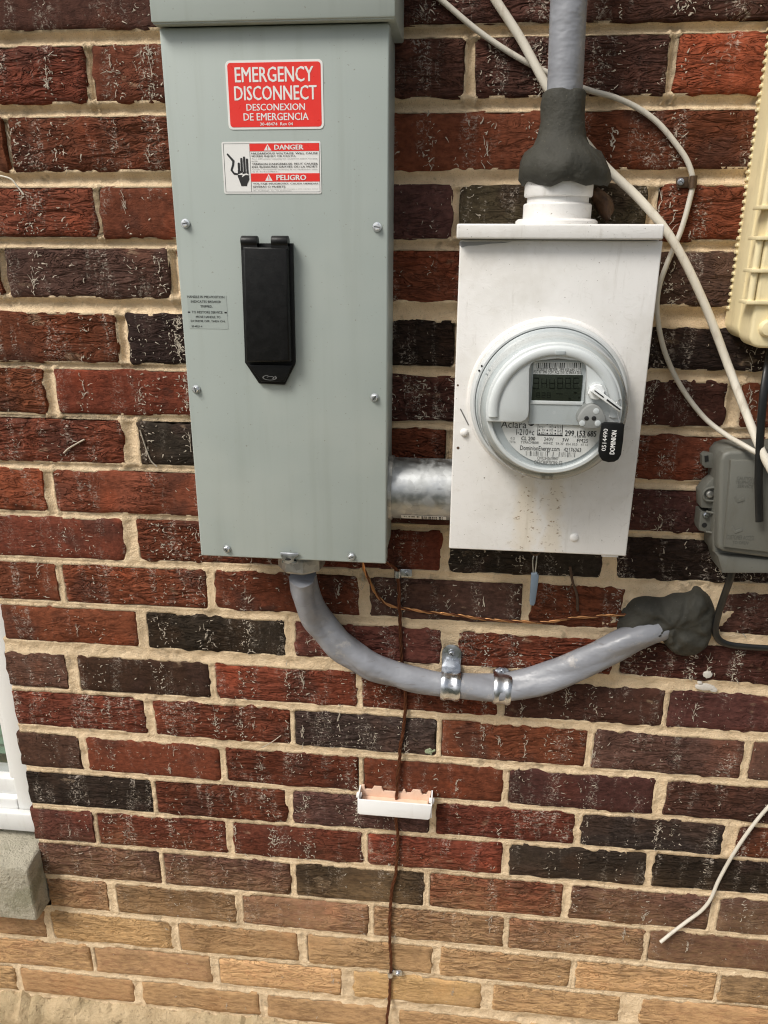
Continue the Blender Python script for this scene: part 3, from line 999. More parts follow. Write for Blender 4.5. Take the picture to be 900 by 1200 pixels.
# danger label
x0, z0, x1, z1 = pbox(263, 165.5, 375.5, 227, Yl)
W, Hh = x1 - x0, z1 - z0
m = MB()
m.prism(rrect(x0, z0, x1, z1, 0.002), Yl, BF + 0.0003)
lab = m.build('danger_label', M['paper'], dbox)
lab['label'] = 'white danger sticker with red bands and shocked hand'
m = MB()
for u0, v0, u1, v1 in ((0.285, 0.035, 0.985, 0.18), (0.285, 0.605, 0.985, 0.765)):
    b_ = lbox(u0, v0, u1, v1)
    m.box((b_[0], Yl - 0.0002, b_[1]), (b_[2], Yl + 0.0001, b_[3]))
m.build('red_band', M['sign_red'], lab)
m = MB()
for u0, v0, u1, v1 in ((0.015, 0.03, 0.988, 0.038), (0.015, 0.962, 0.988, 0.97), (0.015, 0.03, 0.02, 0.97), (0.983, 0.03, 0.988, 0.97), (0.282, 0.03, 0.287, 0.97)):
    b_ = lbox(u0, v0, u1, v1)
    m.box((b_[0], Yl - 0.00015, b_[1]), (b_[2], Yl + 0.0001, b_[3]))
m.build('border', M['grey_ink'], lab)
for v0, v1 in ((0.048, 0.168), (0.62, 0.75)):
    b_ = lbox(0.43, v0, 0.505, v1)
    m = MB()
    m.prism([(b_[0], b_[1]), (b_[2], b_[1]), ((b_[0] + b_[2]) / 2, b_[3])], Yl - 0.0004, Yl)
    tri = m.build('warning_triangle', M['paper'], lab)
    cx = (b_[0] + b_[2]) / 2
    hh = b_[3] - b_[1]
    m2 = MB()
    m2.box((cx - 0.0004, Yl - 0.0006, b_[1] + hh * 0.3), (cx + 0.0004, Yl - 0.0003, b_[1] + hh * 0.68))
    m2.box((cx - 0.0004, Yl - 0.0006, b_[1] + hh * 0.13), (cx + 0.0004, Yl - 0.0003, b_[1] + hh * 0.22))
    m2.build('exclamation_mark', M['sign_red'], lab)
for s_, bx_, mt, bd in (('DANGER', (0.535, 0.06, 0.83, 0.155), 'paper', 0.02), ('PELIGRO', (0.545, 0.635, 0.85, 0.74), 'paper', 0.02),
                        ('HAZARDOUS VOLTAGE. WILL CAUSE', (0.30, 0.205, 0.97, 0.24), 'ink', 0.01), ('SEVERE INJURY OR DEATH.', (0.30, 0.26, 0.75, 0.295), 'ink', 0.01),
                        ('Turn OFF power supplying this equipment before working', (0.30, 0.315, 0.965, 0.34), 'grey_ink', 0.0), ('inside.', (0.30, 0.355, 0.365, 0.38), 'grey_ink', 0.0),
                        ('TENSION DANGEREUSE. PEUT CAUSER', (0.30, 0.405, 0.97, 0.44), 'ink', 0.01), ('DES BLESSURES GRAVES OU LA MORT.', (0.30, 0.46, 0.97, 0.495), 'ink', 0.01),
                        ('Couper l alimentation electrique de cet equipement avant', (0.30, 0.52, 0.965, 0.545), 'grey_ink', 0.0), ('d y travailler.', (0.30, 0.56, 0.57, 0.585), 'grey_ink', 0.0),
                        ('VOLTAJE PELIGROSO. CAUSA HERIDAS', (0.30, 0.79, 0.97, 0.825), 'ink', 0.01), ('SEVERAS O MUERTE.', (0.30, 0.845, 0.64, 0.88), 'ink', 0.01),
                        ('Desconecte el suministro de energia a este equipo antes', (0.30, 0.90, 0.965, 0.92), 'grey_ink', 0.0), ('de trabajar en su interior', (0.30, 0.932, 0.70, 0.952), 'grey_ink', 0.0)):
    lettering('lettering', s_, Yl - 0.0005, lbox(*bx_), M[mt], lab, bd)
# hand with lightning bolt: print
hb = lbox(0.02, 0.20, 0.28, 0.85)
hw, hh = hb[2] - hb[0], hb[3] - hb[1]


def hp(u, v):
    return Vector((hb[0] + hw * u, Yl - 0.0003, hb[1] + hh * (1 - v)))


m = MB()
for fx, f0, f1 in ((0.56, 0.30, 0.64), (0.67, 0.16, 0.64), (0.78, 0.12, 0.64), (0.89, 0.18, 0.64)):
    a, b_ = hp(fx - 0.042, f1), hp(fx + 0.042, f0)
    m.prism(rrect(a.x, a.z, b_.x, b_.z, (b_.x - a.x) * 0.45, 3), Yl - 0.0003, Yl)
m.prism([(p.x, p.z) for p in (hp(0.51, 0.52), hp(0.93, 0.62), hp(0.95, 0.80), hp(0.86, 0.93), hp(0.84, 1.0), hp(0.62, 1.0), hp(0.58, 0.9), hp(0.50, 0.72))], Yl - 0.00032, Yl)
m.prism([(p.x, p.z) for p in (hp(0.10, 0.06), hp(0.14, 0.02), hp(0.40, 0.24), hp(0.37, 0.38), hp(0.30, 0.52), hp(0.38, 0.60), hp(0.52, 0.62), hp(0.51, 0.67), hp(0.35, 0.66), hp(0.22, 0.53), hp(0.29, 0.37), hp(0.31, 0.27))], Yl - 0.0003, Yl)
m.build('shocked_hand', M['ink'], lab)
m = MB()
m.prism([(p.x, p.z) for p in (hp(0.50, 0.66), hp(0.70, 0.60), hp(0.68, 0.65), hp(0.86, 0.62), hp(0.97, 0.68), hp(0.80, 0.67), hp(0.66, 0.74), hp(0.70, 0.67))], Yl - 0.0005, Yl - 0.0003)
m.build('spark', M['paper'], lab)

# small instruction label
x0, z0, x1, z1 = pbox(221.5, 346, 265, 385, Yl)
W, Hh = x1 - x0, z1 - z0
m = MB()
m.prism(rrect(x0, z0, x1, z1, 0.001), BF - 0.0003, BF + 0.0003)
lab = m.build('instruction_label', M['box'], dbox)
for s_, bx_ in (('HANDLE IN MID-POSITION', (0.02, 0.02, 0.95, 0.09)), ('INDICATES BREAKER', (0.1, 0.16, 0.86, 0.23)), ('TRIPPED.', (0.33, 0.30, 0.64, 0.37)),
                ('TO RESTORE SERVICE', (0.1, 0.47, 0.88, 0.54)), ('MOVE HANDLE TO', (0.2, 0.61, 0.82, 0.68)), ('EXTREME OFF, THEN ON.', (0.06, 0.74, 0.94, 0.81)), ('30-4021-4', (0.07, 0.9, 0.34, 0.96))):
    lettering('lettering', s_, BF - 0.0005, lbox(*bx_), M['ink'], lab, 0.005)
for u0, u1 in ((0.0, 0.06), (0.93, 0.99)):
    b_ = lbox(u0, 0.49, u1, 0.53)
    m = MB()
    m.box((b_[0], BF - 0.0005, b_[1]), (b_[2], BF - 0.0002, b_[3]))
    m.build('dash', M['ink'], lab)

# black handle cover
hc = MB()
hc.prism(ppoly([(282, 285), (343, 285), (346, 424), (345.5, 427), (333.5, 451), (303.5, 449.5), (287, 425)], BF - 0.004), BF - 0.005, BF + 0.001, 0.0015)
hnd = hc.build('handle_cover', M['black_plastic'], dbox)
hnd['label'] = 'black plastic breaker handle cover'
m = MB()
m.prism(ppoly([(284, 288.5), (336.5, 291), (340, 424), (288, 425)], BF - 0.018), BF - 0.018, BF - 0.0045, 0.003, 3)
m.build('lid', M['black_plastic'], hnd)
m = MB()
m.prism(ppoly([(290, 427), (342, 428), (333, 448), (306, 447.5)], BF - 0.010), BF - 0.010, BF - 0.0045, 0.002, 2)
m.build('lower_flap', M['black_plastic'], hnd)
for (xa, xb) in ((283, 302), (318.5, 338)):
    a, b_ = at(xa, 283, BF - 0.012), at(xb, 283, BF - 0.012)
    m = MB()
    m.lathe([(0.0062, 0), (0.0066, 0.001), (0.0066, b_.x - a.x - 0.001), (0.0062, b_.x - a.x)], (a.x, BF - 0.011, a.z), 'X', 20)
    m.box((a.x, BF - 0.016, a.z - 0.010), (b_.x, BF - 0.004, a.z - 0.002))
    m.build('hinge_knuckle', M['black_plastic'], hnd)
cE = at(316, 442.5, BF - 0.0103)
m = MB()
for (r0, r1, a0, a1, dx) in ((0.0062, 0.0075, 100, 400, 0.0), (0.0028, 0.0040, -60, 170, 0.0012)):
    K = 20
    vs_ = []
    for k in range(K + 1):
        a = math.radians(a0 + (a1 - a0) * k / K)
        for r in (r0, r1):
            vs_.append((cE.x + dx + r * 1.25 * math.cos(a), BF - 0.0105, cE.z + r * 0.45 * math.sin(a)))
    m.add(vs_, [(2 * k, 2 * k + 1, 2 * k + 3, 2 * k + 2) for k in range(K)])
m.build('moulded_logo', M['grey_ink'], hnd)

# seal tab at the lower edge of the cover
m = MB()
p = ppoly([(328.5, 647.5), (349.5, 648.5), (349, 651.5), (345, 654), (344, 658), (338, 661), (332, 659), (330.5, 654), (329, 652)], BF - 0.004)
m.prism(p, BF - 0.0045, BF - 0.0022, 0.0006)
tb = m.build('seal_tab', M['zinc'], dbox)
c_ = at(337.5, 655.5, BF - 0.0045)
m = MB()
m.prism([(c_.x + 0.0042 * math.cos(t * math.pi / 8), c_.z + 0.0017 * math.sin(t * math.pi / 8)) for t in range(16)], BF - 0.0049, BF - 0.0044)
m.build('seal_hole', M['ink'], tb)
m = MB()
a, b_ = at(329, 650, BF), at(349, 650, BF)
m.box((a.x + 0.002, BF - 0.0022, BZ0 - 0.004), (b_.x - 0.002, BF + 0.02, BZ0 - 0.001))
m.build('tab_foot', M['zinc'], tb)

# ------------------------------------------------------------------ grey cable from the disconnect box into the wall
cp = [(355, 676, -0.062), (358, 696, -0.052), (370, 722, -0.038), (393, 750, -0.028), (424, 774, -0.026), (460, 790, -0.026), (498, 799, -0.026), (528, 802, -0.026), (560, 805, -0.026),
      (588, 806, -0.026), (622, 800, -0.026), (662, 786, -0.026), (702, 767, -0.026), (740, 749, -0.024), (768, 738, -0.016), (795, 730, 0.005)]
pts = [at(*q_) for q_ in cp]
cbl = thing('service_cable', pts[0], 'thick grey service cable curving from the disconnect box into the wall', 'cable')


def wrinkle(t, s):
    w = 0.11 * math.cos(2 * (t - 8 * s)) + 0.13 * abs(math.cos(1.5 * (t - 10 * s) + 0.6)) - 0.07
    w += 0.07 * noise.noise(Vector((math.cos(t) * 1.4, math.sin(t) * 1.4, s * 22)))
    bend = max(0.0, 1 - abs(s - 0.19) / 0.19)
    w += 0.08 * bend * math.sin(95 * s + 1.5 * math.cos(t + 0.5)) * (0.5 + 0.5 * math.cos(t - 0.9))
    return 1 + w


m = MB()
m.tube(pts, 0.0208, 40, 24, wrinkle)
m.build('jacket', M['jacket'], cbl, 60)
# cast connector under the box
fx = at(354, 668, -0.062)
m = MB()
m.lathe([(0.026, 0.004), (0.026, -0.002), (0.031, -0.003), (0.031, -0.0075), (0.0305, -0.008)], (fx.x, -0.062, BZ0), 'Z', 40)
m.lathe([(0.0325, -0.008), (0.034, -0.010), (0.034, -0.026), (0.032, -0.029), (0.024, -0.030)], (fx.x, -0.062, BZ0), 'Z', 8, 0.25)
m.build('connector', M['cast_zinc'], cbl, 25)


def strap(label, px, py, ext_up, width, tabpx):
    """One-hole conduit strap: a ribbed band over the cable and a tab with its screw."""
    c0, c1 = at(px - 14, py - (1.5 if px < 560 else -1), -0.026), at(px + 14, py + (1.5 if px < 560 else -1), -0.026)
    ctr = (c0 + c1) / 2
    root = thing('cable_strap', (ctr.x, 0, ctr.z), label, 'strap', 'straps holding the grey cable')
    d = Vector((1, 0, -0.03)).normalized()
    up = Vector((-d.z, 0, d.x))
    out = Vector((0, -1, 0))
    m = MB()
    K, Wn = 26, 8
    vs_, fs_ = [], []
    for layer in (0.0, 0.0014):
        for k in range(K + 1):
            a = math.radians(-78 + (78 + 96) * k / K)
            for w in range(Wn + 1):
                u = w / Wn - 0.5
                rib = 0.0016 if 0.25 < abs(u) * 2 < 0.8 else 0.0
                r = 0.0222 + layer + rib * (1 if 12 < k * 174 / K < 160 else 0)
                vs_.append(ctr + d * (u * width) + up * (r * math.sin(a)) + out * (r * math.cos(a)))
    n1 = (K + 1) * (Wn + 1)
    for k in range(K):
        for w in range(Wn):
            i = k * (Wn + 1) + w
            fs_.append((i, i + 1, i + Wn + 2, i + Wn + 1))
            fs_.append((n1 + i, n1 + i + Wn + 1, n1 + i + Wn + 2, n1 + i + 1))
        for w in (0, Wn):
            i = k * (Wn + 1) + w
            fs_.append((i, i + Wn + 1, n1 + i + Wn + 1, n1 + i))
    for k in (0, K):
        for w in range(Wn):
            i = k * (Wn + 1) + w
            fs_.append((i, i + 1, n1 + i + 1, n1 + i))
    m.add(vs_, fs_, True)
    m.build('band', M['zinc'], root, 35)
    m = MB()
    x_c, z_l = ctr.x, ctr.z + 0.0205
    z_h = z_l + ext_up
    hw_ = width * 0.5
    poly = [(x_c - hw_, z_l), (x_c + hw_, z_l)] + [(x_c + hw_ * math.cos(math.radians(a)), z_h - hw_ + hw_ * math.sin(math.radians(a))) for a in range(0, 181, 15)]
    m.prism(poly, -0.0095, -0.0072, 0.0005)
    m.box((x_c - hw_, -0.027, z_l - 0.0005), (x_c + hw_, -0.0075, z_l + 0.0012))
    m.build('tab', M['zinc'], root)
    screw('screw', root, (x_c, -0.0096, max(z_h - hw_ * 0.95, z_l + 0.001)), 0.0062, M['zinc'], 0.0045, 0.7)
    return root


strap('wide bright zinc strap on the grey cable, screw tab above it', 528, 802, 0.040, 0.030, None)
strap('smaller zinc strap right of the wider one on the grey cable', 588, 806.5, 0.007, 0.0270, None)

# putty plug where the cable enters the wall
outl = [(733, 707), (742, 700), (755, 697), (775, 698), (790, 693), (806, 692), (818, 688), (830, 694), (838, 706), (841, 722), (836, 742), (829, 758), (818, 767), (804, 769), (790, 766), (779, 756),
        (772, 744), (760, 742), (742, 744), (726, 746), (721, 736), (724, 724)]
op = [at(x, y, -0.008) for x, y in outl]
cen = at(786, 727, -0.008)
m = MB()
K = 72
ring = spline(op + [op[0]], 6)
vs_, fs_ = [], []
nr = 12
L_ = len(ring) - 1
for j in range(nr + 1):
    t = j / nr
    for i in range(L_):
        p = cen.lerp(ring[i], 1 - t)
        h = math.sqrt(max(0, 1 - (1 - t) ** 2.6))
        y = 0.001 - 0.037 * h - 0.009 * noise.noise(Vector((p.x * 38, p.z * 38, 2))) * min(1, t * 5) - 0.006 * noise.noise(Vector((p.x * 95, p.z * 80, 7))) * min(1, t * 5)
        vs_.append((p.x, y, p.z))
for j in range(nr):
    for i in range(L_):
        k = (i + 1) % L_
        fs_.append((j * L_ + i, j * L_ + k, (j + 1) * L_ + k, (j + 1) * L_ + i))
m.add(vs_, fs_, True)
tag(m.build('putty_plug', M['putty'], None, None), 'dark grey putty lump sealing the hole where the grey cable enters', 'putty')

# ------------------------------------------------------------------ white meter box
WX0, WX1, WZ0, WZ1, WF = 0.6235, 0.8555, 1.580, 1.972, -0.115
mbox = thing('meter_box', ((WX0 + WX1) / 2, 0, WZ0), 'white painted meter box holding the round electric meter', 'meter box')
m = MB()
m.box((WX0 + 0.003, -0.001, WZ0 + 0.004), (WX1 - 0.003, -0.109, WZ1 + 0.004), 0.002)
m.build('enclosure', M['white_box'], mbox)
m = MB()
m.box((WX0, -0.098, WZ0), (WX1, WF, WZ1 - 0.001), 0.0018, 3)
m.build('cover', M['white_box'], mbox)
m = MB()
m.box((WX0 - 0.004, -0.001, WZ1), (WX1 - 0.003, -0.128, 1.9885), 0.0022, 3)
m.build('top_flange', M['white_box'], mbox)
hx = at(653, 240, -0.06)
m = MB()
m.lathe([(0.049, 0), (0.049, 0.004), (0.046, 0.0065), (0.0405, 0.0065), (0.0405, 0.0225), (0.039, 0.024), (0.0365, 0.0245), (0.0365, 0.031), (0.0395, 0.0315), (0.0405, 0.033), (0.0405, 0.048), (0.038, 0.050)], (hx.x, -0.062, 1.9886), 'Z', 44)
m.build('conduit_hub', M['white_box'], mbox)
m = MB()
MC = Vector((0.7385, 0, 1.785))
m.lathe([(0.1000, -0.1145), (0.0992, -0.1165), (0.0978, -0.1180), (0.0955, -0.1186), (0.080, -0.1186)], MC, 'Y', 96)
m.build('meter_collar', M['white_box'], mbox)
c_ = at(544, 507, WF)
m = MB()
m.lathe([(0.0052, 0.0), (0.0050, -0.0015), (0.0038, -0.0032), (0.0015, -0.004)], (c_.x, WF, c_.z), 'Y', 20)
m.build('rivet', M['white_box'], mbox)
c_ = at(673, 630, WF)
m = MB()
m.lathe([(0.0058, 0.0), (0.0055, -0.001), (0.0045, -0.0022), (0.0020, -0.0028)], (c_.x, WF, c_.z), 'Y', 20)
m.build('rivet', M['white_box'], mbox)
for x, y, r in ((536.5, 451.5, 0.0014), (536.8, 525, 0.0020), (567.5, 560, 0.0008)):
    c_ = at(x, y, WF)
    m = MB()
    m.lathe([(r, 0.0001), (r * 0.9, -0.0002)], (c_.x, WF, c_.z), 'Y', 10)
    m.build('paint_chip', M['twig'], mbox)
c_ = at(542, 482, WF)
m = MB()
m.tube([at(539.5, 479, WF - 0.0002), at(543, 486, WF - 0.0002), at(549, 498, WF - 0.0002)], 0.0008, 5, 3)
m.build('scratch', M['grey_ink'], mbox)
m = MB()
a, b_ = at(703, 651, -0.1), at(722, 653, -0.1)
m.box((a.x, -0.112, WZ0 - 0.0035), (b_.x, -0.06, WZ0 + 0.002), 0.0006)
m.build('drip_lip', M['white_box'], mbox)
m = MB()
c_ = at(627, 653, -0.10)
m.tube([(c_.x - 0.004, -0.10, WZ0 + 0.001), (c_.x - 0.006, -0.10, WZ0 - 0.006), (c_.x, -0.101, WZ0 - 0.010), (c_.x + 0.006, -0.10, WZ0 - 0.006), (c_.x + 0.004, -0.10, WZ0 + 0.001)], 0.0012, 8, 6)
m.build('hasp_loop', M['brown_clip'], mbox)

m = MB()
m.prism(ppoly([(538.5, 283), (600, 283), (592, 284.5), (575, 285.5), (560, 287.5), (548, 288), (541, 290), (538.5, 287)], WF), WF - 0.0003, WF + 0.001)
m.build('bare_patch', M['cast_grey'], mbox)

# blue-grey seal hanging under the meter box
sl_root = at(627, 660, -0.10)
hs = thing('hanging_seal', (sl_root.x, -0.10, at(627, 708, -0.1).z), 'small blue-grey plastic seal hanging on a wire under the meter box', 'seal')
m = MB()
m.tube([(sl_root.x - 0.002, -0.1, WZ0 - 0.0095), (sl_root.x - 0.0035, -0.101, WZ0 - 0.018), at(625, 672, -0.1)], 0.0008, 6, 5)
m.tube([(sl_root.x + 0.002, -0.1, WZ0 - 0.0095), (sl_root.x + 0.0015, -0.101, WZ0 - 0.018), at(627, 672, -0.1)], 0.0008, 6, 5)
m.build('wire_loop', M['wire'], hs)
m = MB()
m.prism(ppoly([(622.5, 672), (629, 670.5), (631.5, 674), (629.5, 690), (627, 706), (625, 709), (621, 708), (620.5, 704), (621.5, 688)], -0.1), -0.1035, -0.0975, 0.0012)
m.build('tag_body', M['seal_blue'], hs)

# ------------------------------------------------------------------ galvanised nipple joining the boxes
nz = at(490, 574, -0.056)
nip = thing('conduit_nipple', (BX1, -0.056, nz.z), 'short galvanised steel conduit nipple joining the grey and white boxes', 'conduit')
m = MB()
m.lathe([(0.0425, -0.008), (0.0425, WX0 - BX1 + 0.002)], (BX1, -0.056, nz.z + 0.002), 'X', 56)
m.build('pipe', M['galv'], nip)
m = MB()
m.lathe([(0.0448, -0.004), (0.0452, -0.002), (0.0452, 0.0035), (0.0440, 0.005)], (BX1, -0.056, nz.z + 0.002), 'X', 56)
m.build('locknut', M['cast_zinc'], nip)
vs_, fs_ = [], []
a0, a1 = math.radians(222), math.radians(240)
for k in range(9):
    a = a0 + (a1 - a0) * k / 8
    for x in (BX1 + 0.018, WX0 - 0.006):
        vs_.append((x, -0.056 + 0.0429 * math.cos(a), nz.z + 0.002 + 0.0429 * math.sin(a)))
m = MB()
m.add(vs_, [(2 * k, 2 * k + 1, 2 * k + 3, 2 * k + 2) for k in range(8)], True)
st = m.build('sticker', M['paper'], nip)
m = MB()
rb = random.Random(4)
x = BX1 + 0.022
while x < WX0 - 0.010:
    w = rb.choice((0.001, 0.0016, 0.0026))
    for q0, q1 in ((0.12, 0.45), (0.58, 0.9)):
        if q1 > 0.8 and x < BX1 + 0.045:
            continue
        aa, bb_ = a0 + (a1 - a0) * q0, a0 + (a1 - a0) * q1
        m.add([(xx, -0.056 + 0.0432 * math.cos(q_), nz.z + 0.002 + 0.0432 * math.sin(q_)) for xx in (x, x + w) for q_ in (aa, (aa + bb_) / 2, bb_)], [(0, 1, 4, 3), (1, 2, 5, 4)])
    x += w + rb.choice((0.0008, 0.0014, 0.003))
m.build('print', M['ink'], st)

# ------------------------------------------------------------------ service conduit above the meter box and its putty
sc = thing('service_riser', (hx.x, -0.062, 2.03), 'grey vertical service cable entering the hub of the white meter box', 'cable')
a, b_ = at(661.5, 112, -0.062), at(666.5, 0, -0.062)
m = MB()
m.tube([(a.x, -0.062, 2.03), a, b_, (b_.x + (b_.x - a.x) * 1.5, -0.062, 2.40), (b_.x + (b_.x - a.x) * 3.0, -0.062, 2.62)], 0.0212, 32, 10,
       lambda t, s: 1 + 0.05 * math.cos(2 * t + 0.7) + 0.012 * noise.noise(Vector((math.cos(t), math.sin(t), s * 14))))
m.build('jacket', M['jacket'], sc, 60)
m = MB()
zt_, zb_ = at(662, 108, -0.062).z, at(655, 214, -0.062).z


def pw(t, j):
    k = min(1.0, 0.15 + j / 7)
    return 1 + k * (0.10 * noise.noise(Vector((math.cos(t) * 1.6, math.sin(t) * 1.6, j * 0.45))) + 0.05 * noise.noise(Vector((math.cos(t) * 4, math.sin(t) * 4, j * 0.9))))


hgt = zt_ - zb_
prf = [(0.0222, hgt + 0.001), (0.0245, hgt * 0.985), (0.0250, hgt * 0.85), (0.0258, hgt * 0.68), (0.0280, hgt * 0.52), (0.033, hgt * 0.42), (0.042, hgt * 0.34), (0.050, hgt * 0.24), (0.0535, hgt * 0.13), (0.0525, hgt * 0.03), (0.049, -0.004), (0.040, -0.002)]
m.lathe(prf, (0, -0.062, zb_), 'Z', 56, 0, pw)
for i, vv in enumerate(m.v):
    k = max(0, min(1, (vv.z - zb_) / hgt))
    vv.x += hx.x + 0.004 + (a.x - hx.x - 0.004) * min(1, k / 0.6)
    vv.y -= 0.0035 * noise.noise(vv * 60)
    vv.x += 0.003 * noise.noise(vv * 55 + Vector((7, 0, 0)))
    vv.z += 0.006 * noise.noise(Vector((vv.x * 45, vv.y * 45, 3))) * (1.2 - k)
tag(m.build('putty_collar', M['putty'], None, None), 'dark grey putty moulded round the cable above the meter box hub', 'putty')

# ------------------------------------------------------------------ electric meter
met = thing('electric_meter', (MC.x, -0.122, MC.z - 0.095), 'round grey electric meter with digital display on the white box', 'meter')
m = MB()
m.lathe([(0.084, -0.118), (0.0942, -0.118), (0.0952, -0.1195), (0.0952, -0.1335), (0.0940, -0.1365), (0.0920, -0.1385), (0.0900, -0.1385), (0.0890, -0.136)], MC, 'Y', 96)
ring_o = m.build('sealing_ring', M['meter_ring'], met, 25)
for x, y in ((561.5, 434.5), (564.5, 429)):
    c_ = at(x, y, -0.139)
    m = MB()
    m.lathe([(0.0012, 0.001), (0.0012, -0.0012)], (c_.x, -0.1375, c_.z), 'Y', 10)
    m.build('ring_hole', M['ink'], ring_o)
c_ = MC + Vector((0.004, 0, -0.0925))
m = MB()
m.box((c_.x - 0.008, -0.143, c_.z - 0.004), (c_.x + 0.008, -0.13, c_.z + 0.004), 0.001)
cl_ = m.build('ring_clasp', M['meter_ring'], ring_o)
m = MB()
for dx in (-0.0045, 0.0045):
    m.box((c_.x + dx - 0.002, -0.1438, c_.z - 0.0016), (c_.x + dx + 0.002, -0.1428, c_.z + 0.0022))
m.build('clasp_slot', M['ink'], ring_o)
m = MB()
m.lathe([(0.0885, -0.128), (0.0885, -0.139), (0.0860, -0.142), (0.0835, -0.1435), (0.0825, -0.160), (0.0795, -0.170), (0.0770, -0.1745), (0.0700, -0.1755)], MC, 'Y', 96)
m.build('barrel', M['meter_grey'], met, 30)
# clear cover
m = MB()
pr_ = [(0.0882, -0.1398), (0.0862, -0.1440), (0.0850, -0.170), (0.0838, -0.184), (0.0815, -0.1910), (0.0775, -0.1942), (0.070, -0.1950), (0.04, -0.1955), (0.002, -0.1956)]
n_ = 96
vs_, fs_ = [], []
for r, h in pr_:
    for i in range(n_):
        t = 2 * math.pi * i / n_
        vs_.append((MC.x + r * math.cos(t), h, MC.z + r * math.sin(t)))
for j in range(len(pr_) - 1):
    for i in range(n_):
        k = (i + 1) % n_
        fs_.append((j * n_ + i, j * n_ + k, (j + 1) * n_ + k, (j + 1) * n_ + i))
m.add(vs_, fs_, True)
m.build('clear_cover', M['clear'], met, None)
# inner trim ring and printed card
YC = -0.1772
m = MB()
m.lathe([(0.0768, -0.174), (0.0768, -0.1795), (0.0755, -0.181), (0.0722, -0.181), (0.0712, -0.1795), (0.0712, -0.174)], MC, 'Y', 96)
m.build('trim_ring', M['meter_white'], met, 30)
m = MB()
cc = at(649.5, 483, YC)
m.lathe([(0.0625, -0.1745), (0.0625, YC)], (cc.x, 0, cc.z), 'Y', 80)
card = m.build('face_card', M['meter_card'], met, 30)
card['label'] = 'white printed lower face of the meter'
YT = YC - 0.0003


def z8(u0, v0, u1, v1, Y=YT):
    return pbox(560 + u0 / 4.5, 370 + v0 / 4.5, 560 + u1 / 4.5, 370 + v1 / 4.5, Y)


for s_, bx_, mt, bd in (('Aclara', (122, 556, 258, 590), 'ink', 0.0), ('I-210+c', (202, 598, 298, 628), 'ink', 0.0), ('299 153 685', (457, 608, 627, 634), 'ink', 0.015), ('CL 200', (228, 638, 303, 656), 'ink', 0.01),
                        ('240V', (348, 642, 400, 660), 'grey_ink', 0), ('3W', (445, 646, 480, 663), 'ink', 0), ('FM2S', (522, 650, 582, 668), 'ink', 0), ('0.2', (172, 641, 195, 652), 'grey_ink', 0), ('TSTA', (165, 660, 200, 671), 'grey_ink', 0),
                        ('TYPACMB081', (226, 663, 322, 674), 'grey_ink', 0.0), ('60HZ', (345, 666, 395, 677), 'grey_ink', 0.0), ('TA 30', (410, 669, 450, 680), 'grey_ink', 0.0), ('KH 10.0', (465, 672, 525, 683), 'grey_ink', 0.0), ('KT 1.0', (545, 675, 580, 686), 'grey_ink', 0.0), ('14 406 400', (505, 634, 570, 643), 'grey_ink', 0),
                        ('DominionEnergy.com', (222, 690, 432, 716), 'ink', 0.0), ('42176363', (452, 698, 545, 716), 'ink', 0.0), ('CM12345678907', (312, 746, 425, 758), 'grey_ink', 0.0), ('DESCRIPTION: SS', (298, 766, 445, 783), 'grey_ink', 0.0)):
    lettering('lettering', s_, YT, z8(*bx_), M[mt], card, bd)
m = MB()
rb = random.Random(8)
u = 250.0
while u < 515:
    w = rb.choice((2, 3, 5))
    b_ = z8(u, 713 + (u - 250) * 0.03, u + w, 739 + (u - 250) * 0.03)
    m.add([(b_[0], YT, b_[1]), (b_[2], YT, b_[1]), (b_[2], YT, b_[3]), (b_[0], YT, b_[3])], [(0, 1, 2, 3)])
    u += w + rb.choice((2, 3, 4))
m.build('barcode', M['ink'], card)
m = MB()
for u0, v0, u1, v1 in ((315, 560, 447, 562.5), (315, 629, 447, 631.5), (315, 560, 317.5, 631), (444.5, 560, 447, 631)):
    b_ = z8(u0, v0, u1, v1)
    m.add([(b_[0], YT, b_[1]), (b_[2], YT, b_[1]), (b_[2], YT, b_[3]), (b_[0], YT, b_[3])], [(0, 1, 2, 3)])
for (u, v_) in ((366, 572), (324, 603), (324, 620), (366, 604), (366, 621), (408, 588), (408, 606), (408, 622)):
    b_ = z8(u - 4.5, v_ - 4.5, u + 4.5, v_ + 4.5)
    cx, cz, r = (b_[0] + b_[2]) / 2, (b_[1] + b_[3]) / 2, (b_[2] - b_[0]) / 2
    m.add([(cx + r * math.cos(k * math.pi / 5), YT, cz + r * math.sin(k * math.pi / 5)) for k in range(10)], [tuple(range(10))])
m.build('option_table', M['ink'], card)
for s_, bx_ in (('A2', (378, 566, 396, 578)), ('T.T', (416, 566, 440, 578)), ('KS1', (322, 582, 350, 593)), ('KD', (378, 582, 400, 593)), ('TX', (336, 597, 356, 609)), ('KD', (378, 598, 398, 610)), ('S.S', (418, 582, 440, 593)), ('RD1', (334, 614, 356, 626)), ('A2', (378, 615, 396, 627)), ('SLR', (418, 600, 440, 612)), ('S.9', (418, 616, 440, 628))):
    lettering('lettering', s_, YT, z8(*bx_), M['grey_ink'], card, 0)
# swirl mark after the maker's name
b_ = z8(264, 548, 299, 583)
cx, cz, r = (b_[0] + b_[2]) / 2, (b_[1] + b_[3]) / 2, (b_[2] - b_[0]) / 2
m = MB()
for a0 in (20, 200):
    K = 12
    vs_ = []
    for k in range(K + 1):
        a = math.radians(a0 + 150 * k / K)
        w = 0.55 * math.sin(math.pi * (k + 0.6) / (K + 1.2))
        for rr in (r, r * (1 - w)):
            vs_.append((cx + rr * math.cos(a), YT, cz + rr * math.sin(a)))
    m.add(vs_, [(2 * k, 2 * k + 1, 2 * k + 3, 2 * k + 2) for k in range(K)])
m.build('swirl_mark', M['ink'], card)

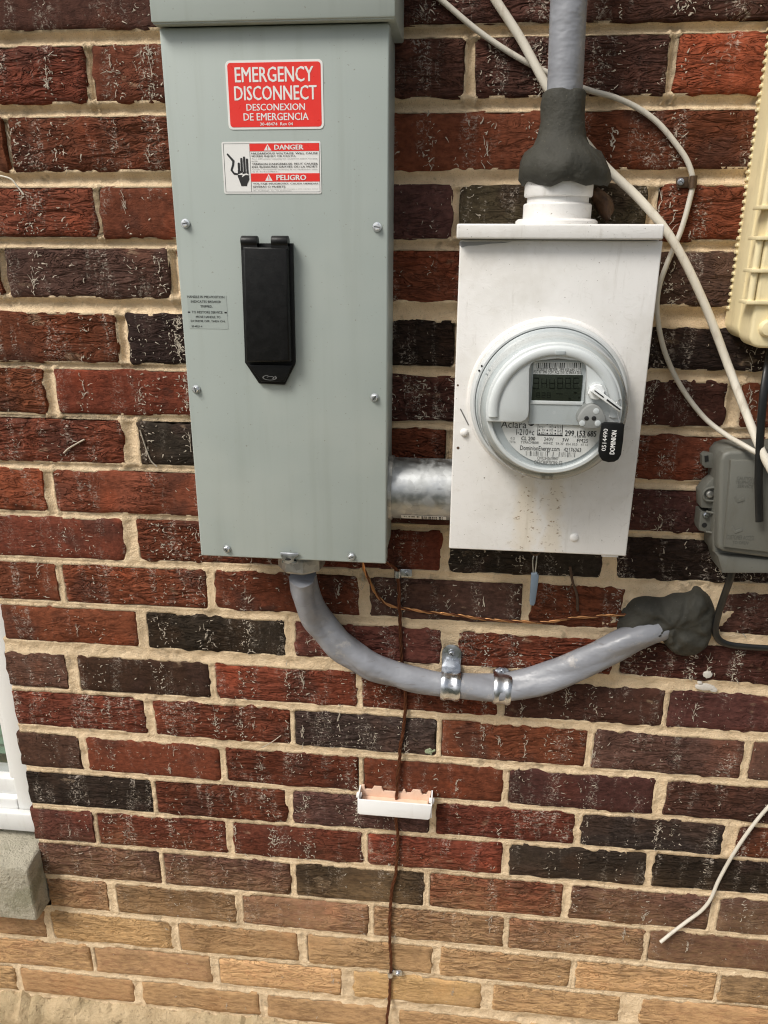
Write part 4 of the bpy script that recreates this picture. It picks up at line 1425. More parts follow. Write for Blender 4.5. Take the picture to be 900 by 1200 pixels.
# white visor with the display opening
YV = -0.1885
R_ = 0.0772


def vz(u, v):
    p = at(560 + u / 4.5, 370 + v / 4.5, YV)
    return (p.x, p.z)


cL = vz(38, 558)
angL = math.degrees(math.atan2(cL[1] - MC.z, -math.sqrt(max(0, R_ ** 2 - (cL[1] - MC.z) ** 2))))
angL = angL + 360 if angL < 0 else angL
cR = vz(775, 575)
angR = math.degrees(math.atan2(cR[1] - MC.z, math.sqrt(max(0, R_ ** 2 - (cR[1] - MC.z) ** 2))))
arc = [(MC.x + R_ * math.cos(math.radians(angR + (angL - angR) * k / 60)), MC.z + R_ * math.sin(math.radians(angR + (angL - angR) * k / 60))) for k in range(61)]
inner = [vz(225, 562), vz(250, 552), vz(265, 532), vz(270, 500), vz(272, 285), vz(280, 258), vz(300, 240), (vz(420, 226)), vz(545, 240), vz(566, 258), vz(575, 285), vz(572, 470), vz(560, 560), vz(620, 580)]
# strips between the arc and the opening keep the faces well shaped
m = MB()
bm = bmesh.new()
loop = arc + inner
fv = [bm.verts.new((p[0], YV, p[1])) for p in loop]
bv = [bm.verts.new((p[0], -0.176, p[1])) for p in loop]
ff = bm.faces.new(fv)
nL = len(loop)
for i in range(nL):
    bm.faces.new((fv[i], bv[i], bv[(i + 1) % nL], fv[(i + 1) % nL]))
bmesh.ops.recalc_face_normals(bm, faces=list(bm.faces))
bmesh.ops.bevel(bm, geom=list(ff.edges), offset=0.0014, segments=2, profile=0.5, affect='EDGES')
bmesh.ops.triangulate(bm, faces=[f_ for f_ in bm.faces if len(f_.verts) > 4])
m.frombm(bm)
visor = m.build('visor', M['meter_white'], met, 35)
# raised arch rib along the visor's rim
m = MB()
rr = R_ - 0.0085
m.tube([(MC.x + rr * math.cos(math.radians(a)), YV - 0.0002, MC.z + rr * math.sin(math.radians(a))) for a in [angR + 6 + (angL - angR - 10) * k / 24 for k in range(25)]], 0.0058, 12, 3, None, 0.55)
m.build('arch_rib', M['meter_white'], visor, 60)
b_ = z8(408, 186, 462, 206, YV - 0.004)
m = MB()
m.box((b_[0], YV - 0.0042, b_[1]), (b_[2], YV - 0.002, b_[3]), 0.0005)
m.build('rib_clip', M['meter_grey'], visor)
# display
YD = -0.1806
b_ = z8(270, 236, 578, 552, YD)
m = MB()
m.box((b_[0], YD + 0.0004, b_[1] - 0.004), (b_[2], -0.1765, b_[3]))
dsp = m.build('display_panel', M['meter_grey'], met)
b_ = z8(282, 313, 554, 452, YD)
m = MB()
m.box((b_[0], YD - 0.0006, b_[1]), (b_[2], YD + 0.0004, b_[3]), 0.0002)
m.build('screen', M['lcd'], dsp)
b_ = z8(276, 452, 554, 464, YD)
m = MB()
m.box((b_[0], YD - 0.0008, b_[1]), (b_[2], YD + 0.0004, b_[3]), 0.0002)
m.build('screen_bezel', M['meter_white'], dsp)
b_ = z8(290, 246, 550, 310, YD)
m = MB()
m.box((b_[0], YD, b_[1]), (b_[2], YD + 0.0004, b_[3]))
bl = m.build('barcode_label', M['meter_card'], dsp)
m = MB()
u = 308.0
rb = random.Random(3)
while u < 548:
    w = rb.choice((3, 4, 7))
    if not 452 < u < 470:
        q_ = z8(u, 248, min(u + w, 548), 276, YD - 0.0003)
        m.add([(q_[0], YD - 0.0003, q_[1]), (q_[2], YD - 0.0003, q_[1]), (q_[2], YD - 0.0003, q_[3]), (q_[0], YD - 0.0003, q_[3])], [(0, 1, 2, 3)])
    u += w + rb.choice((3, 4, 6))
m.build('barcode', M['ink'], bl)
lettering('lettering', 'UTILITY METER  299 153 685  LT3', YD - 0.0003, z8(312, 279, 545, 289, YD), M['ink'], bl)
lettering('lettering', 'FCC ID  SM6 COM  ACL1210  IC 0964 A 2016', YD - 0.0003, z8(294, 293, 548, 303, YD), M['ink'], bl)


def seven(m, u0, v0, w, h, t, Y, seg):
    S = {'a': (0, 0, w, t), 'g': (0, h / 2 - t / 2, w, h / 2 + t / 2), 'd': (0, h - t, w, h), 'f': (0, t, t, h / 2), 'b': (w - t, t, w, h / 2), 'e': (0, h / 2, t, h - t), 'c': (w - t, h / 2, w, h - t)}
    for s_ in seg:
        a = S[s_]
        q_ = z8(u0 + a[0] + 0.6, v0 + a[1] + 0.6, u0 + a[2] - 0.6, v0 + a[3] - 0.6, Y)
        m.add([(q_[0], Y, q_[1]), (q_[2], Y, q_[1]), (q_[2], Y, q_[3]), (q_[0], Y, q_[3])], [(0, 1, 2, 3)])


m = MB()
Yg = YD - 0.0009
for k, sg in enumerate(('bcadg', 'bcfeg', 'bcfegd', 'abcdefg', 'abcdefg', 'adefg')):
    seven(m, 292 + 42 * k, 326, 31, 60, 5.5, Yg, sg)
    if k > 2:
        seven(m, 292 + 42 * k + 34, 380, 5, 7, 6, Yg, 'a')
for k in range(3):
    seven(m, 308 + 28 * k, 404, 20, 30, 4, Yg, 'abcdefg')
for u, v_, w, h in ((412, 410, 36, 3), (505, 402, 16, 8), (478, 432, 12, 10), (530, 428, 8, 9)):
    q_ = z8(u, v_, u + w, v_ + h, Yg)
    m.add([(q_[0], Yg, q_[1]), (q_[2], Yg, q_[1]), (q_[2], Yg, q_[3]), (q_[0], Yg, q_[3])], [(0, 1, 2, 3)])
m.build('digits', M['lcd_seg'], dsp)
# optical port
pc = at(560 + 600 / 4.5, 370 + 535 / 4.5, -0.198)
m = MB()
poly = []
for k in range(48):
    t = 2 * math.pi * k / 48
    r = 0.0150 * (1 + 0.07 * math.cos(3 * (t - math.radians(90))))
    poly.append((pc.x + r * math.cos(t), pc.z + r * 0.92 * math.sin(t)))
m.prism(poly, -0.2010, -0.178, 0.0012)
prt = m.build('optical_port', M['port'], met, 35)
for u, v_, r, mt in ((573, 541, 0.0026, 'ink'), (612, 541, 0.0026, 'ink'), (624, 503, 0.0034, 'meter_grey'), (550, 567, 0.0034, 'meter_grey'), (632, 567, 0.0034, 'meter_grey')):
    c_ = at(560 + u / 4.5, 370 + v_ / 4.5, -0.2012)
    m = MB()
    m.lathe([(r, 0.0006), (r, -0.0003), (r * 0.7, -0.0006)], (c_.x, -0.2010, c_.z), 'Y', 16)
    m.build('port_hole' if mt == 'ink' else 'port_stud', M[mt], prt)
# reset lever
kc = at(560 + 625 / 4.5, 370 + 402 / 4.5, -0.196)
m = MB()
m.lathe([(0.0095, 0.012), (0.0095, -0.004), (0.0085, -0.0052), (0.004, -0.0055)], (kc.x, -0.193, kc.z), 'Y', 8, 0.2)
kn = m.build('reset_knob', M['meter_white'], met, 30)
a, b_ = at(560 + 606 / 4.5, 370 + 386 / 4.5, -0.203), at(560 + 752 / 4.5, 370 + 496 / 4.5, -0.203)
d = (b_ - a).normalized()
nn = Vector((-d.z, 0, d.x))
m = MB()
m.prism([((a + nn * 0.0032).x, (a + nn * 0.0032).z), ((a - nn * 0.0032).x, (a - nn * 0.0032).z), ((b_ - nn * 0.0026).x, (b_ - nn * 0.0026).z), ((b_ + nn * 0.0026).x, (b_ + nn * 0.0026).z)], -0.2055, -0.198, 0.0006)
m.build('lever', M['meter_white'], kn)
m = MB()
e0, e1 = a + d * 0.002, a + d * 0.015
f0, f1 = a + d * 0.0195, b_ - d * 0.001
for p0, p1, w in ((e0, e1, 0.0006), (f0, f1, 0.0009)):
    m.prism([((p0 + nn * w).x, (p0 + nn * w).z), ((p0 - nn * w).x, (p0 - nn * w).z), ((p1 - nn * w).x, (p1 - nn * w).z), ((p1 + nn * w).x, (p1 + nn * w).z)], -0.2060, -0.2052)
m.build('lever_slot', M['ink'], kn)

# black seal tag on the ring
sealp = [(705.5, 497), (709, 495.5), (730, 496), (732, 498), (730.5, 516), (728, 533), (725, 538.5), (720, 541.5), (713, 542), (706, 540), (702.5, 535), (701.5, 529), (703, 512)]
YS = -0.206
stg = thing('meter_seal', at(715, 541, YS), 'black plastic meter seal tag lettered in white, hanging on the meter', 'seal')
m = MB()
m.prism(ppoly(sealp, YS), YS, YS + 0.0045, 0.001)
body = m.build('tag_body', M['black_plastic'], stg)
lettering('lettering', 'DOMINION', YS - 0.0003, z8(693, 603, 737, 732, YS)[:1] + z8(693, 603, 735, 730, YS)[1:2] + z8(693, 605, 733, 730, YS)[2:], M['paper'], body, 0.02, True)
lettering('lettering', '0514490', YS - 0.0003, z8(651, 596, 686, 712, YS), M['paper'], body, 0.0, True)
m = MB()
e = at(731, 482, -0.150)
m.tube([at(727, 497, -0.2035), at(724, 486, -0.200), at(722, 474, -0.197), at(727, 468.5, -0.19), at(734, 471, -0.165), at(735.5, 482, -0.150), at(732, 492, -0.18), at(729, 498, -0.2035)], 0.0005, 6, 6)
m.build('seal_wire', M['wire'], stg)

# ------------------------------------------------------------------ cables
def cable(name, label, pix, r, mat, n=12, cat='cable', sub=8, flat=1.0, group=None, radf=None):
    pts_ = [at(*q_) for q_ in pix]
    m_ = MB()
    m_.tube(pts_, r, n, sub, radf, flat)
    o_ = m_.build(name, M[mat], None, 60)
    return tag(o_, label, cat, group)


cable('cable', 'thick white cable sagging from the top past the meter box to the right edge',
      [(540, -70, -0.018), (579, -3, -0.018), (610, 45, -0.018), (641, 102, -0.022), (665, 140, -0.022), (689, 171, -0.026), (712, 198, -0.028), (745, 229, -0.030), (775, 263, -0.034), (800, 302, -0.036), (828, 362, -0.038), (852, 425, -0.042),
       (872, 478, -0.060), (892, 528, -0.082), (912, 568, -0.090), (940, 640, -0.085)], 0.0053, 'white_cable', 14)
cable('cable', 'thin white cable looping through the rusty clip to the grey utility box',
      [(470, -40, -0.012), (516, -1, -0.012), (560, 36, -0.012), (600, 63, -0.012), (637, 83, -0.0115), (685, 104, -0.012), (720, 114, -0.012), (748, 127, -0.012), (772, 145, -0.012), (793, 170, -0.012), (806, 190, -0.012), (812, 212, -0.012), (808, 235, -0.012),
       (798, 270, -0.012), (783, 306, -0.012), (773, 334, -0.012), (770, 362, -0.012), (775, 398, -0.012), (786, 430, -0.013), (803, 461, -0.014), (826, 490, -0.020), (850, 509, -0.040), (872, 522, -0.070), (888, 531, -0.082), (905, 536, -0.085), (930, 545, -0.08)],
      0.0034, 'grey_cable', 12)
cable('cable_stub', 'bent pale grey cable end lying on the lower right bricks',
      [(940, 905, -0.012), (900, 946, -0.012), (878, 973, -0.011), (858, 1003, -0.0105), (842, 1032, -0.0105), (833, 1053, -0.0105), (822, 1067, -0.0105), (806, 1079, -0.0105), (790, 1091, -0.012), (774, 1104, -0.017)], 0.0030, 'grey_cable', 10)
cable('drop_cable', 'flat black cable end hanging in front of the grey utility box',
      [(905, 400, -0.050), (898, 440, -0.075), (894, 470, -0.083), (891, 510, -0.084), (889, 560, -0.082), (890, 611, -0.079)], 0.0052, 'black_rubber', 14, flat=0.55)
cable('drop_cable', 'black cable looping out under the grey utility box',
      [(862, 655, -0.045), (855, 680, -0.040), (848, 700, -0.030), (841, 722, -0.022), (838, 738, -0.018), (842, 749, -0.016), (853, 755, -0.015), (875, 758, -0.015), (905, 760, -0.015), (950, 764, -0.015)], 0.0052, 'black_rubber', 14, flat=0.6)
cable('stray_wire', 'short stray white wire poking in at the left edge', [(-20, 203, -0.012), (0, 206, -0.011), (13, 210, -0.010), (20, 218, -0.009), (28, 228, -0.0075)], 0.0012, 'white_cable', 8, 'wire')

# clip on the thin cable
cr = at(806, 213, -0.010)
clp = thing('cable_clip', (cr.x, FACE, cr.z), 'rusty brown clip screwed on beside the thin white cable', 'clip')
m = MB()
p = ppoly([(792, 208), (807, 207), (807, 220), (793, 220)], -0.009)
m.prism(p, -0.0100, -0.0078, 0.0004)
ax = at(812, 213, -0.012)
K = 12
vs_, fs_ = [], []
zz0, zz1 = at(812, 221, -0.012).z, at(812, 206, -0.012).z
for k in range(K + 1):
    t = math.radians(175 - 175 * k / K)
    for rr_ in (0.0038, 0.0048):
        for z_ in (zz0, zz1):
            vs_.append((ax.x + rr_ * math.cos(t), -0.012 - rr_ * math.sin(t), z_))
for k in range(K):
    i = 4 * k
    fs_ += [(i, i + 1, i + 5, i + 4), (i + 2, i + 6, i + 7, i + 3), (i, i + 4, i + 6, i + 2), (i + 1, i + 3, i + 7, i + 5)]
m.add(vs_, fs_, True)
m.build('strap', M['brown_clip'], clp)
screw('screw', clp, at(797.5, 213, -0.0102), 0.0042, M['zinc'], 0.003, 0.5)

# ------------------------------------------------------------------ copper
def twisted(name, label, pix, r, mats, turns, cat='wire'):
    pts_ = spline([at(*q_) for q_ in pix], 14)
    root = thing(name, pts_[0], label, cat)
    N_ = len(pts_)
    pts_ = [p_ + Vector((0.0012 * noise.noise(p_ * 45), 0, 0.0014 * noise.noise(p_ * 38 + Vector((4, 0, 0))))) for p_ in pts_]
    for k in range(3):
        pp = []
        s_ = 0
        for i in range(N_):
            t = (pts_[min(i + 1, N_ - 1)] - pts_[max(i - 1, 0)]).normalized()
            if i:
                s_ += (pts_[i] - pts_[i - 1]).length
            n1 = Vector((0, -1, 0))
            n2 = t.cross(n1).normalized()
            a = s_ * turns + 2 * math.pi * k / 3
            pp.append(pts_[i] + (n1 * math.cos(a) + n2 * math.sin(a)) * r)
        m_ = MB()
        m_.tube(pp, r * 0.95, 7, 1)
        m_.build('strand', M[mats[k]], root, 60)
    return root


twisted('ground_wire', 'stranded copper ground wire running from the grey box to the putty', [(424, 655, -0.030), (427, 668, -0.020), (434, 684, -0.013), (447, 704, -0.011), (462, 711, -0.0105), (485, 715, -0.0105), (530, 720, -0.0105), (565, 725, -0.0105),
        (600, 728, -0.0105), (640, 729, -0.0105), (665, 725, -0.0105), (700, 722, -0.0105), (736, 720, -0.014)], 0.00135, ('copper_dark', 'copper', 'copper'), 150)
twisted('ground_wire', 'dark tarnished copper wire running straight down the wall to the footing', [(450, 658, -0.030), (458, 663, -0.020), (465, 668, -0.013), (467, 680, -0.0105), (468, 700, -0.0125), (469, 740, -0.0105), (472, 780, -0.0105), (475, 815, -0.0105), (474, 845, -0.0105),
        (470, 870, -0.0105), (467, 900, -0.0115), (465, 925, -0.013), (464, 962, -0.012), (466, 985, -0.0105), (464, 1020, -0.0105), (459, 1045, -0.0105), (457, 1070, -0.0105), (457, 1100, -0.0105), (458, 1135, -0.0105), (456, 1170, -0.0105), (453, 1205, -0.03), (452, 1260, -0.045)], 0.0016,
        ('copper_dark', 'copper_dark', 'copper_dark'), 120)


def wire_clip(label, px, py, sx, sy):
    c_ = at(px, py, -0.010)
    root = thing('wire_clip', (c_.x, FACE, c_.z), label, 'clip', 'small zinc clips on the dark copper wire')
    m_ = MB()
    K_ = 12
    vs_, fs_ = [], []
    for k in range(K_ + 1):
        t = math.radians(200 - 220 * k / K_)
        for rr_ in (0.0044, 0.0054):
            for dz in (-0.0055, 0.0055):
                vs_.append((c_.x + rr_ * math.cos(t), -0.0110 - rr_ * math.sin(t), c_.z + dz))
    for k in range(K_):
        i = 4 * k
        fs_ += [(i, i + 1, i + 5, i + 4), (i + 2, i + 6, i + 7, i + 3), (i, i + 4, i + 6, i + 2), (i + 1, i + 3, i + 7, i + 5)]
    m_.add(vs_, fs_, True)
    m_.build('strap', M['zinc'], root)
    m_ = MB()
    s_ = at(sx, sy, -0.009)
    m_.prism(rrect(c_.x + 0.003, s_.z - 0.0062, s_.x + 0.0075, s_.z + 0.0062, 0.003), -0.0098, -0.0080, 0.0004)
    m_.build('tab', M['zinc'], root)
    screw('screw', root, (s_.x, -0.0099, s_.z), 0.0050, M['zinc'], 0.0038, 0.9)


wire_clip('zinc clip just under the grey box on the dark copper wire', 466, 672, 477, 671.5)
wire_clip('zinc clip low on the wall near the footing on the dark copper wire', 457.5, 1140.5, 466.5, 1140)

# ------------------------------------------------------------------ white bonding tray
p0, p1 = at(419, 945, -0.036), at(506, 952, -0.036)
du = (p1 - p0)
Wt = du.length
du.normalize()
dv = Vector((-du.z, 0, du.x))
o0 = p0.copy()
HV = 0.0150
tray = thing('bonding_terminal', (o0.x, FACE, o0.z), 'white plastic bonding tray with peach reflection painted inside on the dark copper wire', 'terminal')


def tp(u, v):
    q_ = o0 + du * u + dv * v
    return (q_.x, q_.z)


m = MB()
m.prism([tp(0.003, -HV), tp(Wt - 0.006, -HV), tp(Wt - 0.003, -HV + 0.002), tp(Wt, HV), tp(0, HV), tp(0, -HV + 0.003)], -0.0375, -0.0350, 0.0010)
m.prism([tp(0.003, -HV), tp(Wt - 0.006, -HV), tp(Wt - 0.006, -HV + 0.0025), tp(0.003, -HV + 0.0025)], -0.0349, -0.0075)
m.build('front_wall', M['white_plastic'], tray)
for (ua, ub) in ((0.0, 0.0024), (Wt - 0.0024, Wt)):
    m = MB()
    m.prism([tp(ua, -HV + 0.0026), tp(ub, -HV + 0.0026), tp(ub, HV + 0.006), tp(ua, HV + 0.006)], -0.0349, -0.0075)
    m.prism([tp(ua - 0.003, HV - 0.002), tp(ub + 0.003, HV - 0.002), tp(ub + 0.003, HV + 0.003), tp(ua - 0.003, HV + 0.003)], -0.030, -0.022)
    m.build('end_wall', M['white_plastic'], tray)
m = MB()
_c = at(463, 925, -0.009)
top = (_c - o0).dot(dv) - 0.002
prof_ = [(0.003, -HV + 0.003), (Wt - 0.007, -HV + 0.003), (Wt - 0.003, top + 0.003), (Wt - 0.008, top + 0.003), (Wt - 0.011, top - 0.004), (Wt * 0.86, top - 0.004), (Wt * 0.83, top + 0.004), (Wt * 0.73, top + 0.004), (Wt * 0.70, top - 0.003), (Wt * 0.64, top - 0.003),
         (Wt * 0.62, top + 0.003), (Wt * 0.60, top + 0.003), (Wt * 0.58, top - 0.003), (Wt * 0.33, top - 0.003), (Wt * 0.30, top + 0.005), (Wt * 0.20, top + 0.005), (Wt * 0.17, top - 0.002), (0.009, top - 0.002), (0.008, top + 0.006), (0.003, top + 0.006)]
m.prism([tp(u, v) for u, v in prof_], -0.0105, -0.0072)
m.build('back_wall', M['peach'], tray)  # reflection of the bar put into this wall's colour
m = MB()
m.prism([tp(0.006, -0.006), tp(Wt - 0.008, -0.006), tp(Wt - 0.008, 0.002), tp(0.006, 0.002)], -0.026, -0.0108, 0.001)
m.build('terminal_bar', M['peach'], tray)
lettering('lettering', 'UL LISTED', -0.0377, (tp(Wt * 0.42, 0)[0], tp(Wt * 0.5, -0.002)[1] - 0.0015, tp(Wt * 0.66, 0)[0], tp(Wt * 0.5, -0.002)[1] + 0.0025), M['white_plastic'], tray)

# ------------------------------------------------------------------ cream utility box
CX, CF = 0.9725, -0.092
cream = thing('utility_box', (CX + 0.12, 0, 1.85), 'large cream plastic utility box cut off by the right edge', 'utility box')
def rounded_left(x0, x1, z0, z1, r):
    out = [(x1, z1), (x0, z1)]
    for k in range(7):
        a = math.radians(180 + 90 * k / 6)
        out.append((x0 + r + r * math.cos(a), z0 + r + r * math.sin(a)))
    return out + [(x1, z0)]


m = MB()
m.prism(rounded_left(CX, CX + 0.26, 1.8535, 2.36, 0.018), -0.052, -0.001, 0.003)
m.build('back_tray', M['cream'], cream)
m = MB()
m.prism(rounded_left(CX + 0.003, CX + 0.257, 1.849, 2.357, 0.015), CF, -0.0525, 0.004, 3)
m.build('front_cover', M['cream'], cream)
# pimpled gasket edge
m = MB()
z_ = 1.89
while z_ < 2.30:
    m.box((CX - 0.0022, -0.013, z_ - 0.0022), (CX + 0.001, -0.002, z_ + 0.0022), 0.0009, 1)
    z_ += 0.0085
m.build('serrated_edge', M['cream'], cream)
for k, (y, xl) in enumerate(((243, 888), (279, 883), (317, 878), (354, 871))):
    p = at(xl, y, -0.088)
    m = MB()
    m.box((CX - 0.004 - 0.004, -0.0965, p.z - 0.0022), (CX + 0.022, -0.066, p.z + 0.0022), 0.0008)
    m.build('hinge_lug', M['cream'], cream)
zl = [at(880, y, -0.088).z for y in (354, 317, 279, 243, 195)]
for a, b_ in ((zl[0], zl[1]), (zl[1], zl[2]), (zl[3], zl[4])):
    m = MB()
    m.tube([(CX - 0.002, -0.089, a + 0.002), (CX - 0.002, -0.089, b_ - 0.002)], 0.0042, 12)
    m.build('hinge_pin', M['cream'], cream)
m = MB()
m.box((CX + 0.020, CF - 0.006, 1.87), (CX + 0.028, CF + 0.002, 2.34), 0.002)
m.build('cover_rib', M['cream'], cream)
lg = at(897, 385, CF - 0.006)
m = MB()
m.lathe([(0.010, 0.006), (0.010, -0.004), (0.008, -0.007), (0.003, -0.008)], (lg.x + 0.004, CF, lg.z), 'Y', 24)
m.build('latch_boss', M['cream'], cream)

# ------------------------------------------------------------------ grey utility box
tel = thing('utility_box', (1.05, 0, 1.54), 'grey plastic utility box below the cream box at the right edge', 'utility box')
m = MB()
m.prism(ppoly([(839, 545), (840, 532), (846, 525), (856, 522), (960, 522), (960, 662), (858, 653), (840, 651), (834, 645), (834, 630)], -0.04), -0.046, -0.0015, 0.004, 3)
m.build('base', M['tel'], tel)
m = MB()
m.prism(ppoly([(846, 541), (850, 533), (858, 530), (960, 530), (960, 660), (900, 656), (850, 649), (843, 645), (843, 640)], -0.07), -0.064, -0.0462, 0.005, 3)
m.build('lid', M['tel'], tel)
m = MB()
m.prism(ppoly([(857, 540), (960, 540), (960, 652), (900, 648), (849, 642)], -0.071), -0.0695, -0.064, 0.0025, 2)
m.build('lid_panel', M['tel'], tel)
m = MB()
m.prism(ppoly([(840, 650), (960, 660), (960, 671), (846, 671)], -0.055), -0.058, -0.0015, 0.0025, 2)
m.build('cable_skirt', M['tel'], tel)
lgs = MB()
lgs.prism(ppoly([(822, 533), (826, 530), (843, 533), (843, 549), (826, 548), (822, 544)], -0.022), -0.024, -0.014, 0.0015)
lg1 = lgs.build('upper_lug', M['tel'], tel)
m = MB()
m.prism(ppoly([(825.5, 534.5), (830, 533.5), (830.5, 540.5), (826, 541.5)], -0.0243), -0.0246, -0.0238)
m.build('lug_slot', M['ink'], lg1)
m = MB()
m.prism(ppoly([(820, 576), (829, 565), (840, 556), (842, 596), (821, 594)], -0.03), -0.034, -0.010, 0.0015)
lt = m.build('latch', M['tel'], tel)
bc = at(832, 579, -0.036)
m = MB()
m.tube([at(842, 572, -0.037), at(834, 571.5, -0.037), at(827, 574, -0.037), at(824, 580, -0.037), at(827, 586, -0.037), at(834, 587, -0.037), at(842, 587, -0.037)], 0.0016, 8, 6)
m.build('latch_ring', M['tel'], lt)
m = MB()
m.lathe([(0.0050, 0.001), (0.0050, -0.004), (0.0040, -0.0052), (0.001, -0.0055)], (bc.x, -0.034, bc.z), 'Y', 18)
m.build('bolt', M['cast_zinc'], lt)
m = MB()
m.prism(ppoly([(820, 598), (845, 602), (846, 626), (832, 624), (819, 621), (818, 616)], -0.028), -0.032, -0.008, 0.0015)
l2 = m.build('lower_lug', M['tel'], tel)
for y in (602.5, 626):
    a, b_ = at(830, y - 2, -0.04), at(847, y + 1, -0.05)
    m = MB()
    m.tube([at(828, y - 3, -0.033), at(838, y - 1, -0.042), at(848, y + 1, -0.050)], 0.0016, 8, 5)
    m.build('lug_web', M['tel'], l2)
screw('screw', l2, at(827, 603.5, -0.0325), 0.0046, M['zinc'], 0.004, 0.4)
c_ = at(825.5, 615.5, -0.0325)
m = MB()
m.lathe([(0.0036, 0.0005), (0.0036, -0.0004)], (c_.x, -0.032, c_.z), 'Y', 14)
m.build('lug_hole', M['ink'], l2)
# raised arrows and lettering on the lid
for ax_, ay_ in ((865, 583), (862, 619)):
    m = MB()
    m.prism(ppoly([(ax_ - 5, ay_ - 1), (ax_ - 1, ay_ + 6), (ax_ + 8, ay_ + 3), (ax_ + 7, ay_), (ax_, ay_ + 3), (ax_ - 3, ay_ - 3)], -0.0698), -0.0702, -0.0694)
    m.build('raised_arrow', M['tel'], tel)
for s_, bx_ in (('CAUTION', (863, 559, 884, 562.5)), ('TELEPHONE', (862, 564, 885, 567)), ('SERVICE', (864, 568.5, 883, 571.5)), ('CUSTOMER ACCESS', (851, 628, 884, 632)), ('TO OPEN', (858, 634.5, 877, 637.5))):
    lettering('lettering', s_, -0.0698, pbox(*bx_, -0.0698), M['tel_ink'], tel, 0.0)

# ------------------------------------------------------------------ litter on the wall
m = MB()
K = 10
A, B = at(696, 222, -0.040), at(712, 258, -0.045)
vs_, fs_ = [], []
for k in range(K + 1):
    t = k / K
    c_ = A.lerp(B, t)
    w = 0.011 * math.sin(math.pi * (0.12 + 0.85 * t)) ** 0.8
    for j in range(7):
        u = j / 3 - 1
        vs_.append(c_ + Vector((w * u + 0.005 * math.sin(3 * t), 0.010 * u * u - 0.006 + 0.002 * math.sin(9 * t + 3 * u), 0.003 * u)))
for lay in (0,):
    for k in range(K):
        for j in range(6):
            i = k * 7 + j
            fs_.append((i, i + 1, i + 8, i + 7))
m.add(vs_, fs_, True)
lf = tag(m.build('dead_leaf', M['leaf'], None, None), 'curled brown dead leaf caught beside the meter box hub', 'leaf')
sm = lf.modifiers.new('thick', 'SOLIDIFY')
sm.thickness = 0.0006
m = MB()
m.tube([at(668, 664, -0.008), at(670, 676, -0.0085), at(672, 685, -0.008), at(676, 697, -0.0085), at(677, 716, -0.008)], 0.0020, 7, 4, lambda t, s: 1 + 0.3 * noise.noise(Vector((s * 200, t, 1))))
m.tube([at(671, 683, -0.008), at(667, 690, -0.008), at(664, 692, -0.008)], 0.0011, 6, 3)
tag(m.build('twig', M['twig'], None), 'thin dry twig stuck to the bricks under the meter box', 'twig')
for lab_, pix, r in (('pale dry stem lying aslant on a red brick left of the grey box', [(75, 531), (80, 526), (88, 521), (99, 515)], 0.0014), ('thin pale stem on the dark brick beside the grey box edge', [(164, 504), (168, 516), (172, 528), (177, 540), (184, 547)], 0.0010),
                     ('tiny straw sticking out of the lower left bricks', [(307, 876), (318, 870), (329, 862)], 0.0007)):
    cable('dry_stem', lab_, [(x, y, -0.0085) for x, y in pix], r, 'rootlet', 6, 'stem', 4)
m = MB()
c_ = at(504, 881, -0.008)
for k in range(22):
    a, r = rnd.uniform(0, 6.28), rnd.uniform(0, 0.0075)
    m.lathe([(0.0022, 0.001), (0.0019, -0.0012), (0.0007, -0.0018)], (c_.x + r * math.cos(a) * 1.1, -0.0065, c_.z + r * math.sin(a) * 0.8), 'Y', 6, a)
tag(m.build('lichen', M['lichen'], None), 'small pale green lichen patch on a dark brick', 'lichen')
m = MB()
for (x, y, w, h) in ((829, 790, 6, 5), (826, 805, 13, 4.5), (836, 808, 5, 3), (820, 800, 3, 2)):
    c_ = at(x, y, -0.007)
    s1 = 0.00115
    K = 18
    poly = [(c_.x + w * s1 * (1 + 0.35 * noise.noise(Vector((k * 0.9, x, y)))) * math.cos(2 * math.pi * k / K), c_.z + h * s1 * (1 + 0.4 * noise.noise(Vector((k * 1.1, y, x)))) * math.sin(2 * math.pi * k / K)) for k in range(K)]
    m.prism(poly, -0.0095, -0.005, 0.001)
tag(m.build('caulk_splat', M['caulk'], None), 'white splat of dried caulk on the joint below the putty', 'caulk')

# ------------------------------------------------------------------ dried ivy rootlets left on the bricks
rr = random.Random(21)
trails = []
for k in range(40):
    x = -0.12 + 1.42 * (k + rr.uniform(0.05, 0.95)) / 40
    trails.append((x, rr.uniform(-0.03, 0.03), rr.uniform(0.003, 0.010), rr.uniform(0.2, 1.0) ** 1.3, rr.uniform(0, 100), rr.uniform(0.75, 1.05)))
V, F = [], []


def stroke(x, z, a, L0, w, curl):
    n0 = len(V)
    K_ = 4
    px, pz = x, z
    for k in range(K_ + 1):
        t = k / K_
        ww = w * (1 - 0.75 * t)
        nx_, nz_ = -math.sin(a), math.cos(a)
        yy = FACE - 0.0014 - 0.0006 * math.sin(math.pi * t)
        V.append((px + nx_ * ww, yy, pz + nz_ * ww))
        V.append((px - nx_ * ww, yy - 0.0002, pz - nz_ * ww))
        a += curl / K_
        px += math.cos(a) * L0 / K_
        pz += math.sin(a) * L0 / K_
    for k in range(K_):
        i = n0 + 2 * k
        F.append((i, i + 1, i + 3, i + 2))


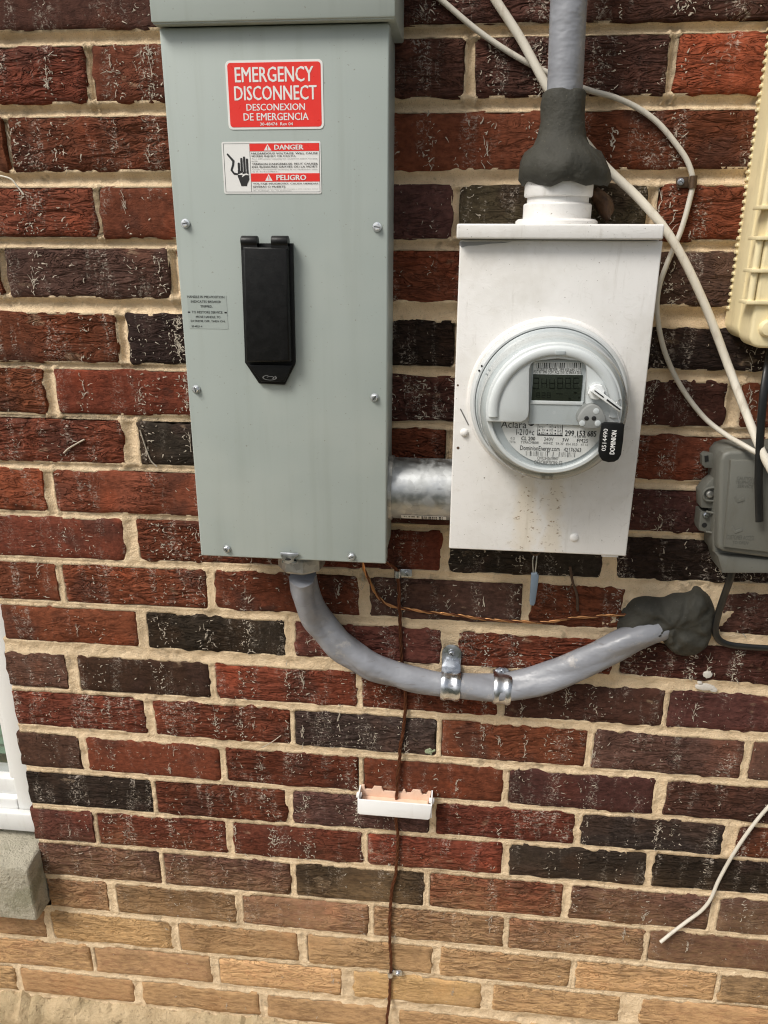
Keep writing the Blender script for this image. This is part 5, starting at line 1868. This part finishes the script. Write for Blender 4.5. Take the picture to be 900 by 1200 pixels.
for (a, b_, zb_, zt_, code) in BRICKS:
    if a > 1.35 or b_ < -0.13:
        continue
    low = max(0.0, min(1.0, (zt_ - 0.80) / 0.15)) * rr.choice((0.45, 0.8, 1.1, 1.5, 2.0))
    for (tx, dx, sg, dens, ph, top_) in trails:
        zc = (zb_ + zt_) / 2
        x = tx + 0.025 * noise.noise(Vector((ph, zc * 3, 0))) + dx * (zc - 1.5)
        if not (a - 0.005 < x < b_ + 0.005):
            continue
        loc = dens * max(0, 0.25 + 1.3 * noise.noise(Vector((ph, zc * 9, 3))) + 0.35) * (0.12 + 0.88 * low)
        for k in range(int(rr.uniform(0.4, 1.6) * 28 * loc)):
            sx, sz = rr.gauss(x, sg), rr.uniform(zb_ + 0.003, zt_ - 0.003)
            if a + 0.002 < sx < b_ - 0.002:
                stroke(sx, sz, rr.choice((0, math.pi)) + rr.gauss(0.5, 0.8), rr.choice((0.0012, 0.002, 0.003, 0.0045, 0.007)) * rr.uniform(0.7, 1.3), rr.uniform(0.0003, 0.0011), rr.gauss(0, 1.6))
        if rr.random() < 0.45 * loc:
            sz = rr.uniform(zb_ + 0.01, zt_ - 0.01)
            for q_ in range(rr.randint(3, 9)):
                stroke(rr.gauss(x, 0.0012), sz + rr.gauss(0, 0.008), math.pi / 2 + rr.gauss(0, 0.3), rr.uniform(0.005, 0.014), rr.uniform(0.0003, 0.0008), rr.gauss(0, 0.6))
    for k in range(int(rr.uniform(2, 10) * (0.2 + 0.8 * low))):
        stroke(rr.uniform(a + 0.004, b_ - 0.004), rr.uniform(zb_ + 0.003, zt_ - 0.003), rr.uniform(0, 6.3), rr.uniform(0.001, 0.006), rr.uniform(0.0002, 0.0005), rr.gauss(0, 1.0))
me = bpy.data.meshes.new('ivy_rootlets')
me.from_pydata(V, [], F)
me.materials.append(M['rootlet'])
iv = bpy.data.objects.new('ivy_rootlets', me)
COL.objects.link(iv)
tag(iv, 'pale dried ivy rootlets stuck in streaks over the bricks', 'rootlets', kind='stuff')
